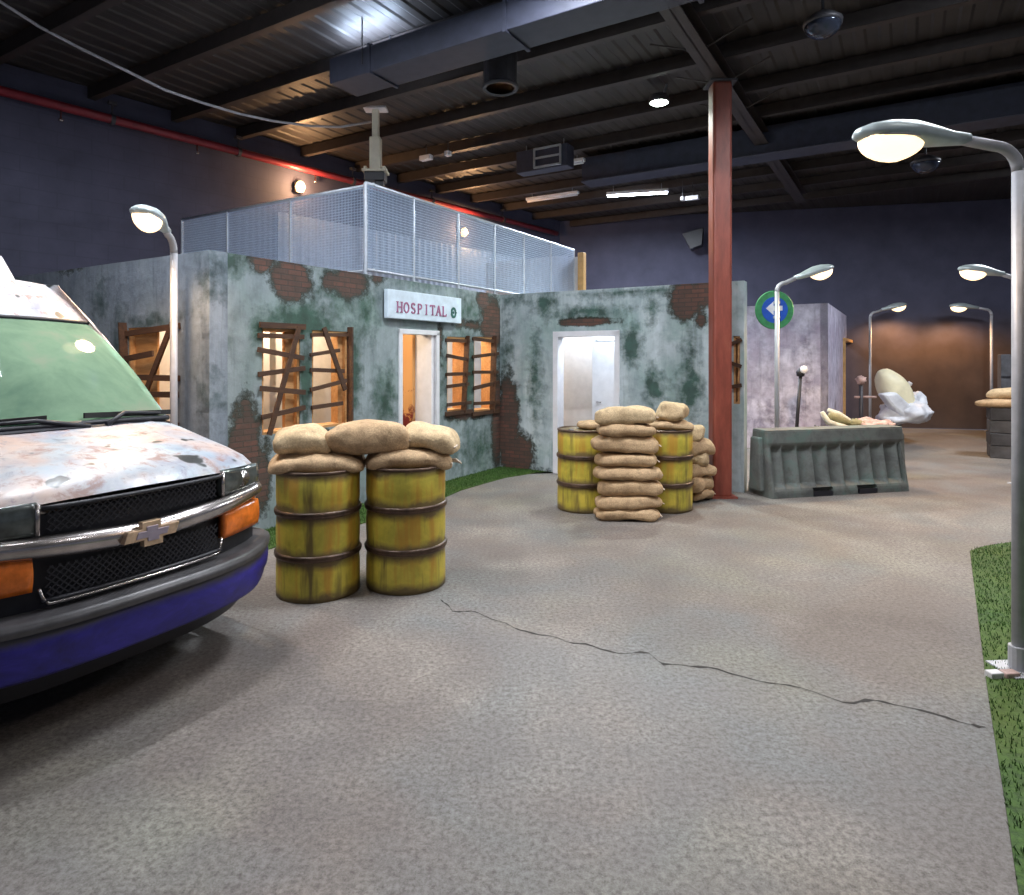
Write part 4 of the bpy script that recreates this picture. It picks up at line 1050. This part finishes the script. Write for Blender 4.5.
# ------------------------------------------------------------------ grey blocks at right
GB = Vector(gp(990, 458)); GC = GB+BX*.46+AX*.27
for k, lab in enumerate(['lowest of the four stacked grey blocks at the right', 'second grey block up in the stack at the right', 'third grey block up in the stack at the right', 'top grey block of the stack, under the two sandbags']):
    t = thing('concrete_block', lab, 'block', (GC.x, GC.y, .001+k*.2075), RB+R((k % 2)*2))
    obj('block_body', MB().box((0, 0, .103), (.92, .54, .2)), MAT['block'] if k % 2 else MAT['block2'], t, bevel=.012)
sandbag((GC.x-.07, GC.y, .825), 1.16, .56, .155, RB, 'lower long sandbag on the grey block stack at the right', bend=.02)
sandbag((GC.x+.02, GC.y, .975), 1.0, .48, .20, RB-R(4), 'upper long sandbag on the grey block stack at the right', bend=.04, mat='bag2')
TC = Vector((ray(1001)*12.6, 12.6))+BX*.5+AX*.3
t = thing('tall_crate', 'lighter grey crate standing behind the sandbagged block stack', 'crate', (TC.x, TC.y, 0), RB)
obj('crate_body', MB().box((0, 0, .86), (1.0, .6, 1.72)), MAT['block2'], t, bevel=.015)
for z in (.43, .86, 1.29): obj('band', MB().box((0, -.305, z), (1.0, .02, .03)), MAT['black'], t)

# ------------------------------------------------------------------ turf
def turf(name, poly, label, holes=None, blades=0, seed=1):
    mb = MB(); mb.prism(poly, 'z', .0005, .012)
    t = thing(name, label, 'turf', (0, 0, 0)); t['kind'] = 'stuff'
    obj('turf_backing', mb, MAT['turf'], t)
    if blades:
        rnd = random.Random(seed); mb = MB()
        xs_ = [p[0] for p in poly]; ys_ = [p[1] for p in poly]
        def ins(x, y):
            c = False; j = len(poly)-1
            for i in range(len(poly)):
                if (poly[i][1] > y) != (poly[j][1] > y) and x < (poly[j][0]-poly[i][0])*(y-poly[i][1])/(poly[j][1]-poly[i][1])+poly[i][0]: c = not c
                j = i
            return c
        k = 0
        while k < blades:
            x = rnd.uniform(min(xs_), max(xs_)); y = min(ys_)+(max(ys_)-min(ys_))*rnd.random()
            if not ins(x, y): continue
            k += 1; a = rnd.uniform(0, PI); w = .0035; h = rnd.uniform(.012, .026); lx, ly = rnd.uniform(-.012, .012), rnd.uniform(-.012, .012)
            n = len(mb.v); mb.v += [(x-w*math.cos(a), y-w*math.sin(a), .01), (x+w*math.cos(a), y+w*math.sin(a), .01), (x+lx, y+ly, .012+h)]; mb.face((n, n+1, n+2))
        b = obj('turf_blades', mb, MAT['turf_blade'], t, fix=False); b['kind'] = 'stuff'
    return t
edge = [(1019, 897), (1012, 850), (1003, 790), (994, 735), (986, 680), (979, 625), (974, 585), (970, 552)]
poly = [gp(*e) for e in edge]+[gp(985, 547), gp(1013, 543)]
poly += [(4.6, poly[-1][1]+.05), (4.6, 1.0), (1.75, 1.0), (gp(1025, 950))]
turf('artificial_turf', poly, 'green artificial turf strip at the right edge under the nearest lamp', blades=26000)
wb = lambda px, o, d: w2(o, d, wall_u(o, d, px)[0], -.005)
outer = [gp(*e) for e in [(556, 471.5), (530, 474), (505, 478), (480, 485), (460, 491), (442, 499), (400, 512), (362, 524), (320, 535), (277, 547), (240, 560)]]
inn = [(x, y) for (x, y) in [w2(C1, AX, .02, -.005), w2(C1, AX, 2.0, -.005), w2(C2, AX, -.01, -.005), w2(C2, BX, .02, -.005), w2(C2, BX, d2[0], -.005)]]
poly = outer+[(-2.2, 5.0)]+inn
turf('artificial_turf', [outer[0]]+outer[1:]+inn, 'curved green turf strip along the foot of the hospital wall', blades=22000, seed=3)
# ------------------------------------------------------------------ VAN
VU = Vector((.4806, .8769)); VV = Vector((-.8769, .4806))
van = thing('van', 'white rusted van with green windscreen and blue bumper, parked at the left', 'van', (-1.715, 3.05, 0), math.atan2(VU.y, VU.x))
def fc(u): return .24*abs(u/.9)**2.6
def interp(tab, x):
    if x <= tab[0][0]: return tab[0][1:]
    for a, b in zip(tab, tab[1:]):
        if x <= b[0]:
            k = (x-a[0])/(b[0]-a[0]); return tuple(p+(q-p)*k for p, q in zip(a[1:], b[1:]))
    return tab[-1][1:]
#   v, half width, centre z, edge drop, lower z
TAB = [(0, .80, 1.055, .075, .90), (.04, .815, 1.10, .075, .84), (.15, .835, 1.145, .08, .66), (.35, .855, 1.19, .09, .48), (.6, .875, 1.235, .10, .42), (.95, .90, 1.288, .10, .42), (1.3, .93, 1.30, .06, .42), (5.5, .93, 1.30, .05, .42)]
SEC = [(0, 0, 0), (.25, 0, .03), (.5, 0, .12), (.7, 0, .30), (.84, 0, .55), (.93, 0, .85), (.975, 0, 1.25)]
mb = MB(); VS = [0, .02, .05, .1, .15, .25, .35, .45]+[.55+.08*k for k in range(14)]+[1.8+.25*k for k in range(15)]+[5.5]
VS = sorted(set(round(v, 3) for v in VS if v <= 5.5))
rows = []
for v in VS:
    W, zc, drop, lo = interp(TAB, v)
    half_ = [(W*a, zc-drop*c) for (a, _, c) in SEC]
    zlast = half_[-1][1]
    arch = 0
    for wv in (.98, 4.45):
        if abs(v-wv) < .44: arch = max(arch, math.sqrt(.44**2-(v-wv)**2)+.34)
    lo = max(lo, arch)
    half_ += [(W, min(zlast-.04, zc-drop*1.25-.05)), (W, max(lo+.001, zlast-.18)), (W*.998, max(lo, (lo+zlast)/2-.1)), (W*.985, lo)]
    pts = [(-u, z) for u, z in half_[:0:-1]]+half_
    k = max(0, 1-v/1.0)
    rows.append([(u, v+fc(u)*k, z) for u, z in pts])
n = len(rows[0])
for r in rows: mb.v += r
for j in range(len(rows)-1):
    for i in range(n-1): a = j*n+i; mb.face((a, a+1, a+n+1, a+n))
mb.face([(len(rows)-1)*n+i for i in range(n)])
obj('body', mb, MAT['van'], van, smooth=True, fix=True)
# hood centre ridge lines
for s in (-1, 1):
    obj('bonnet_crease', MB().tube([(s*.36, .10, 1.10), (s*.40, .4, 1.17), (s*.46, .85, 1.25)], .006, 6), MAT['van'], van, smooth=True)
# greenhouse
def cowl(u): return Vector((u, .86+.22*(u/.9)**2, 1.288-.03*abs(u/.9)**2))
def head(u): return Vector((u, 1.62+.14*(u/.75)**2, 1.90-.015*(u/.75)**2))
def rooff(u): return Vector((u, 1.98+.10*(u/.7)**2, 2.175-.03*abs(u/.66)**3))
mb = MB(); mb.grid(25, 12, lambda a, b: cowl((a*2-1)*.78)*(1-b)+head((a*2-1)*.67)*b+Vector((0, -.05*math.sin(PI*b), .02*math.sin(PI*b))))
obj('windscreen', mb, MAT['glass'], van, smooth=True)
mb = MB()
m = [cowl((k/12*2-1)*.79) for k in range(13)]; h_ = [head((k/12*2-1)*.68) for k in range(13)]
mb.tube([p+Vector((0, -.005, 0)) for p in m], .016, 8); mb.tube([p+Vector((0, -.008, .0)) for p in h_], .014, 8)
obj('windscreen_seal', mb, MAT['black'], van, smooth=True)
mb = MB(); mb.grid(25, 8, lambda a, b: head((a*2-1)*.68)*(1-b)+rooff((a*2-1)*.57)*b+Vector((0, 0, .02*math.sin(PI*b))))
# roof
def roofp(u, v): return Vector((u, v, 2.175-.03*abs(u/.66)**3+.0))
mb.grid(25, 12, lambda a, b: rooff((a*2-1)*.57)*(1-b)+Vector(((a*2-1)*.60, 5.45, 2.145))*b)
obj('roof', mb, MAT['van'], van, smooth=True, fix=False)
# side uppers with windows, A pillars
for s in (-1, 1):
    mb = MB()
    lo0, hi0 = cowl(s*.78), head(s*.67)
    def sidept(a, b, s=s):
        v = 1.15+a*4.33; W = .79; top = .60
        z = 1.26+b*(2.13-1.26); u = W+(top-W)*b**1.6
        # slope the front edge back with height
        vf = 1.10+(z-1.26)*.95 ; v = vf+(5.48-vf)*a
        return Vector((s*u, v, z))
    mb.grid(20, 8, sidept)
    obj('side_panel', mb, MAT['van'], van, smooth=True, fix=False)
    # pillar from cowl corner to header and to the roof
    mb = MB(); c0 = cowl(s*.775); c1 = head(s*.665); c2 = rooff(s*.565)
    def pil(a, b, s=s):
        P_ = [c0, c1, c2]; t_ = a*2; i = min(1, int(t_)); f = t_-i; p = P_[i]*(1-f)+P_[i+1]*f
        z = p.z; bb = max(0, (z-1.26)/(2.13-1.26)); uu = .79+(.60-.79)*min(1, bb)**1.6; vf = 1.10+(z-1.26)*.95
        q = Vector((s*uu, vf, z)); r = p*(1-b)+q*b; r += Vector((s*.02*math.sin(PI*b), -.02*math.sin(PI*b), 0)); return r
    mb.grid(21, 6, pil); obj('windscreen_pillar', mb, MAT['van'], van, smooth=True, fix=False)
    mb = MB()
    for (v0, v1) in ((1.75, 2.55),):
        mb.v += [(s*.80, 1.42, 1.36), (s*.80, v1, 1.36), (s*.735, v1, 1.83), (s*.735, 1.86, 1.83)]; mb.face((0, 1, 2, 3))
    obj('side_window', mb, MAT['darkglass'], van, fix=False)
    # mirror (off the windscreen line, out to the side)
mb = MB(); mb.v += [(-.93, 5.48, .42), (.93, 5.48, .42), (.93, 5.48, 1.28), (.60, 5.48, 2.13), (-.60, 5.48, 2.13), (-.93, 5.48, 1.28)]; mb.face(range(6))
obj('rear_panel', mb, MAT['van'], van, fix=False)
# cowl panel, wipers
mb = MB(); mb.grid(21, 3, lambda a, b: Vector(((a*2-1)*.78, .80+.2*((a*2-1)**2)+b*.09, 1.272+b*.02-.03*(a*2-1)**2)))
obj('cowl_vent', mb, MAT['black'], van, smooth=True, fix=False)
def on_ws(u, b):
    k = u/.78; return cowl(k*.78)*(1-b)+head(k*.67)*b+Vector((0, -.05*math.sin(PI*b)-.025, .02*math.sin(PI*b)+.012))
for (ua_, ub_) in ((.30, -.28), (.86, .12)):
    p0 = on_ws(ua_ if ua_ < .8 else .2, -.03); 
    mb = MB()
    if ub_ < 0: P_ = [on_ws(.20, -.04), on_ws(-.05, .03), on_ws(-.42, .03)]
    else: P_ = [on_ws(.30, -.04), on_ws(.45, .05), on_ws(.72, .03)]
    mb.tube(P_, [.014, .012, .008], 8)
    w = obj('wiper', mb, MAT['black'], van, smooth=True)
    d0 = P_[1]*.7+P_[2]*.3; e0 = P_[0]*.0+P_[2]
    mb = MB(); mb.bar(on_ws(P_[2].x+(-.18 if ub_ < 0 else .10), .035), on_ws(P_[2].x+(.42 if ub_ < 0 else -.52), .045), .012, .03)
    obj('wiper_blade', mb, MAT['rubber'], w)
# grille and front end on the curved front
def fp(u, z, off=0): return Vector((u, fc(u)+.0-off, z))
def curved_panel(u0, u1, z0, z1, off, th=.03, n=24, bulge=0):
    mb = MB(); 
    def front(a, b):
        u = u0+(u1-u0)*a; zz0 = z0(u) if callable(z0) else z0; zz1 = z1(u) if callable(z1) else z1
        return Vector((u, fc(u)-off-bulge*math.sin(PI*b), zz0+(zz1-zz0)*b))
    nv = 7; mb.grid(n, nv, front); mb.grid(n, nv, lambda a, b: front(a, b)+Vector((0, th+bulge*math.sin(PI*b), 0)), flip=True); N = n*nv
    for i in range(n-1): mb.face((i, N+i, N+i+1, i+1)); t0 = (nv-1)*n; mb.face((t0+i, t0+i+1, N+t0+i+1, N+t0+i))
    for j in range(nv-1):
        for i in (0, n-1): a = j*n+i; mb.face((a, a+n, N+a+n, N+a))
    return mb
obj('front_backing', curved_panel(-.79, .79, .52, .99, -.05, .03, 32), MAT['black'], van)
def honey(u0, u1, z0, z1, name):
    mb = MB(); st = .030; hgt = z1-z0
    x = u0-hgt
    while x < u1:
        for s in (1, -1):
            a0, z_a = (x, z0) if s == 1 else (x+hgt, z0); b0, z_b = (x+hgt, z1) if s == 1 else (x, z1)
            # clip
            pts = [(a0+(b0-a0)*k/6, z_a+(z_b-z_a)*k/6) for k in range(7)]
            pts = [p for p in pts if u0 <= p[0] <= u1]
            for p, q in zip(pts, pts[1:]): mb.bar(fp(p[0], p[1], .002), fp(q[0], q[1], .002), .006, .004, up=(0, 1, 0))
        x += st
    return obj(name, mb, MAT['black'], van)
honey(-.41, .41, .925, 1.02, 'upper_grille'); honey(-.41, .41, .655, .785, 'lower_grille')
fr = MB()
for (z, off) in ((1.03, .015), (.645, .012)):
    fr.tube([fp(-.425+.85*k/16, z, off) for k in range(17)], .010, 8)
obj('grille_surround', fr, MAT['black'], van, smooth=True)
obj('lower_grille_trim', MB().tube([fp(-.43, .70, .01), fp(-.42, .66, .012)]+[fp(-.40+.80*k/14, .632, .016) for k in range(15)]+[fp(.42, .66, .012), fp(.43, .70, .01)], .007, 8), MAT['chrome'], van, smooth=True)
obj('chrome_bar', curved_panel(-.78, .78, lambda u: .795+.10*abs(u)**1.5, lambda u: .885+.06*abs(u), .015, .05, 36, bulge=.022), MAT['chrome'], van, smooth=True)
for s in (-1, 1):
    a, b = sorted((s*.435, s*.77))
    o = obj('headlight', curved_panel(a, b, lambda u: .92, lambda u: 1.055-.02*max(0, abs(u)-.45)/.4, .002, .05, 14, bulge=.012), MAT['lens'], van, smooth=True)
    obj('headlight_trim', MB().tube([fp(s*.437, .92, .012), fp(s*.437, 1.05, .012)], .010, 8), MAT['chrome'], o, smooth=True)
    obj('reflector', MB().lathe([(.0, -.012), (.03, -.008), (.045, 0)], 18, fp(s*.60, .985, .014), Matrix.Rotation(PI/2, 3, 'X')), MAT['chrome'], o, smooth=True)
    a, b = sorted((s*.45, s*.785))
    obj('turn_signal', curved_panel(a, b, .69, .83, .0, .04, 14, bulge=.012), MAT['amber'], van, smooth=True)
    # fender wrap beside the lamps
# emblem: bow-tie
def bow(sc, th):
    s1 = sc
    return [(-.145*s1, -.028*s1), (-.045*s1, -.028*s1), (-.045*s1, -.062*s1), (.055*s1, -.062*s1), (.055*s1, -.028*s1), (.125*s1, -.028*s1), (.145*s1, .028*s1), (.045*s1, .028*s1), (.045*s1, .062*s1), (-.055*s1, .062*s1), (-.055*s1, .028*s1), (-.125*s1, .028*s1)]
e = obj('emblem', MB().prism(bow(.92, 0), 'y', -.062, -.03, c=(0, 0, .842)), MAT['gold'], van, bevel=.003); e['label'] = 'gold bow-tie shaped emblem'
obj('emblem_centre', MB().prism(bow(.55, 0), 'y', -.066, -.05, c=(0, 0, .842)), MAT['goldin'], e, bevel=.002)
# bumper
def bf(u): return -.07+.34*abs(u/.93)**3.2
prof_b = [(.10, .56), (.015, .585), (-.0, .575), (-.015, .54), (-.02, .48), (-.012, .42), (.0, .365), (.05, .34), (.14, .34)]
mb = MB(); nu = 44
def bumper(a, b):
    u = (a*2-1)*.90; i = b*(len(prof_b)-1); k = int(min(i, len(prof_b)-2)); f = i-k
    pv, pz = (prof_b[k][0]*(1-f)+prof_b[k+1][0]*f), (prof_b[k][1]*(1-f)+prof_b[k+1][1]*f)
    lift = .10*max(0, (abs(u)-.6)/.33)**2 if b > .6 else 0
    return Vector((u, bf(u)+pv, pz+lift-.02*(abs(u)/.93)**2*0))
mb.grid(nu, 33, bumper)
# returns round the corners
for s in (-1, 1):
    def ret(a, b, s=s):
        p = bumper(1.0 if s > 0 else 0.0, b); i = a*.30
        return Vector((p.x+s*.02*math.sin(a*PI/2), p.y+i, p.z))
    mb.grid(6, 33, ret)
obj('bumper', mb, MAT['blue'], van, smooth=True, fix=False)
mb = MB()
def step(a, b):
    u = (a*2-1)*.905
    pr = [(.13, .598), (.02, .610), (-.022, .600), (-.038, .575), (-.032, .552)]
    i = b*4; k = int(min(i, 3)); f = i-k
    return Vector((u, bf(u)+pr[k][0]*(1-f)+pr[k+1][0]*f, pr[k][1]*(1-f)+pr[k+1][1]*f))
mb.grid(nu, 13, step)
for s in (-1, 1):
    mb.grid(5, 13, lambda a, b, s=s: step(1.0 if s > 0 else 0.0, b)+Vector((s*.015*a, a*.28, 0)))
obj('bumper_step', mb, MAT['bumpergrey'], van, smooth=True, fix=False)
obj('front_valance', MB().grid(30, 4, lambda a, b: Vector(((a*2-1)*.80, bf((a*2-1)*.80)+.10+.10*b, .34-.12*b))), MAT['black'], van, smooth=True, fix=False)
# underside, wheels
obj('chassis', MB().box((0, 2.9, .36), (1.5, 4.9, .22)).box((0, .55, .33), (1.1, .5, .16)), MAT['black'], van)
for (u, v) in ((-.83, .98), (.83, .98), (-.83, 4.45), (.83, 4.45)):
    t = obj('wheel', MB().lathe([(.20, -.10), (.33, -.115), (.365, -.09), (.37, 0), (.365, .09), (.33, .115), (.20, .10)], 36, (0, 0, 0), Matrix.Rotation(PI/2, 3, 'Y')), MAT['rubber'], van, smooth=True, loc=(u, v, .37))
    obj('rim', MB().lathe([(.0, -.07), (.10, -.09), (.20, -.06), (.21, .06), (.10, .09), (0, .07)], 28, (0, 0, 0), Matrix.Rotation(PI/2, 3, 'Y')), MAT['chrome'], t, smooth=True)
# cabin
obj('dashboard', MB().box((0, 1.22, 1.14), (1.6, .5, .2)), MAT['black'], van, bevel=.03)
for s in (-1, 1):
    t = obj('seat', MB().box((s*.42, 2.0, 1.0), (.5, .5, .16)).box((s*.42, 2.28, 1.35), (.5, .14, .65)), MAT['seat'], van, bevel=.04)
    obj('headrest', MB().box((s*.42, 2.3, 1.76), (.26, .1, .16)), MAT['seat'], t, bevel=.03)
obj('cabin_bulkhead', MB().box((0, 2.6, 1.4), (1.5, .03, 1.3)), MAT['black'], van)
obj('steering_wheel', MB().tube([(.42+.19*math.cos(2*PI*k/20), 1.55+.07*math.sin(2*PI*k/20), 1.30+.17*math.sin(2*PI*k/20)) for k in range(21)], .014, 6), MAT['black'], van, smooth=True)
# roof light bar
t = obj('light_bar', MB().prism([(-.52, 2.17), (.52, 2.17), (.42, 2.36), (-.42, 2.36)], 'y', 2.30, 2.62), MAT['white'], van, bevel=.015)
obj('light_bar_lens', MB().box((0, 2.285, 2.27), (.80, .02, .11)), MAT['palepanel'], t, bevel=.004)

# ------------------------------------------------------------------ LIGHT
RV = math.atan2(VU.y, VU.x)  # bonnet tube follows the van's shadow; the other tubes are unseen, added fill
for (x, y, rz, e, wm, lab) in [(-2.5, 3.6, RV, 60, 0, 'tube light straight above the van bonnet'), (.2, 1.8, RB, 4, 1, 'unseen fill tube added over the middle of the near floor'), (3.2, 2.2, RB, 8, 1, 'unseen fill tube added over the near right floor'),
        (8.6, 9.8, RB, 150, 0, 'unseen fill tube added over the far right, out beyond the half hidden street lamp'), (-2.9, 5.0, RB, 60, 0, 'unseen fill tube added above the gap between van and hospital'), (.4, 4.9, RB, 145, 0, 'unseen fill tube added over the open floor before the drums'), (3.9, 4.9, RB, 100, 0, 'unseen fill tube added over the far right turf'),
        (-1.4, -2.0, RB, 8, 1, 'unseen fill tube added behind the viewer on the left'), (2.4, -2.0, RB, 10, 1, 'unseen fill tube added behind the viewer on the right')]:
    tube_light((x, y, 4.98), rz, lab, energy=e, hang=.2, color=(1.0, .92, .86) if wm else (.90, .94, 1))
lamp('duct_top_lamp', 'AREA', PQ(5.42, -5.15, 5.10), 14, (.6, .75, 1), .8, rot=(PI, 0, RB), sy=.1)
w = bpy.data.worlds.new('hall_world'); SC.world = w; w.use_nodes = True
w.node_tree.nodes['Background'].inputs[0].default_value = (.62, .72, 1.0, 1); w.node_tree.nodes['Background'].inputs[1].default_value = .09

# ------------------------------------------------------------------ CAMERA
cd = bpy.data.cameras.new('camera'); cam = bpy.data.objects.new('camera', cd); COL.objects.link(cam)
cam.location = (0, 0, EYE); cam.rotation_euler = (PI/2, 0, 0)
cd.sensor_width = 36; cd.sensor_fit = 'HORIZONTAL'; cd.lens = 36*F/1024; cd.shift_y = -(447.5-HY)/1024; cd.clip_start = .05
SC.camera = cam
SC.view_settings.view_transform = 'Standard'; SC.view_settings.look = 'None'; SC.view_settings.gamma = 1; SC.view_settings.exposure = .75
try: SC.view_settings.use_curve_mapping = False
except Exception: pass
try:
    SC.cycles.use_denoising = True; SC.cycles.denoiser = 'OPENIMAGEDENOISE'; SC.cycles.sample_clamp_indirect = 6
except Exception: pass
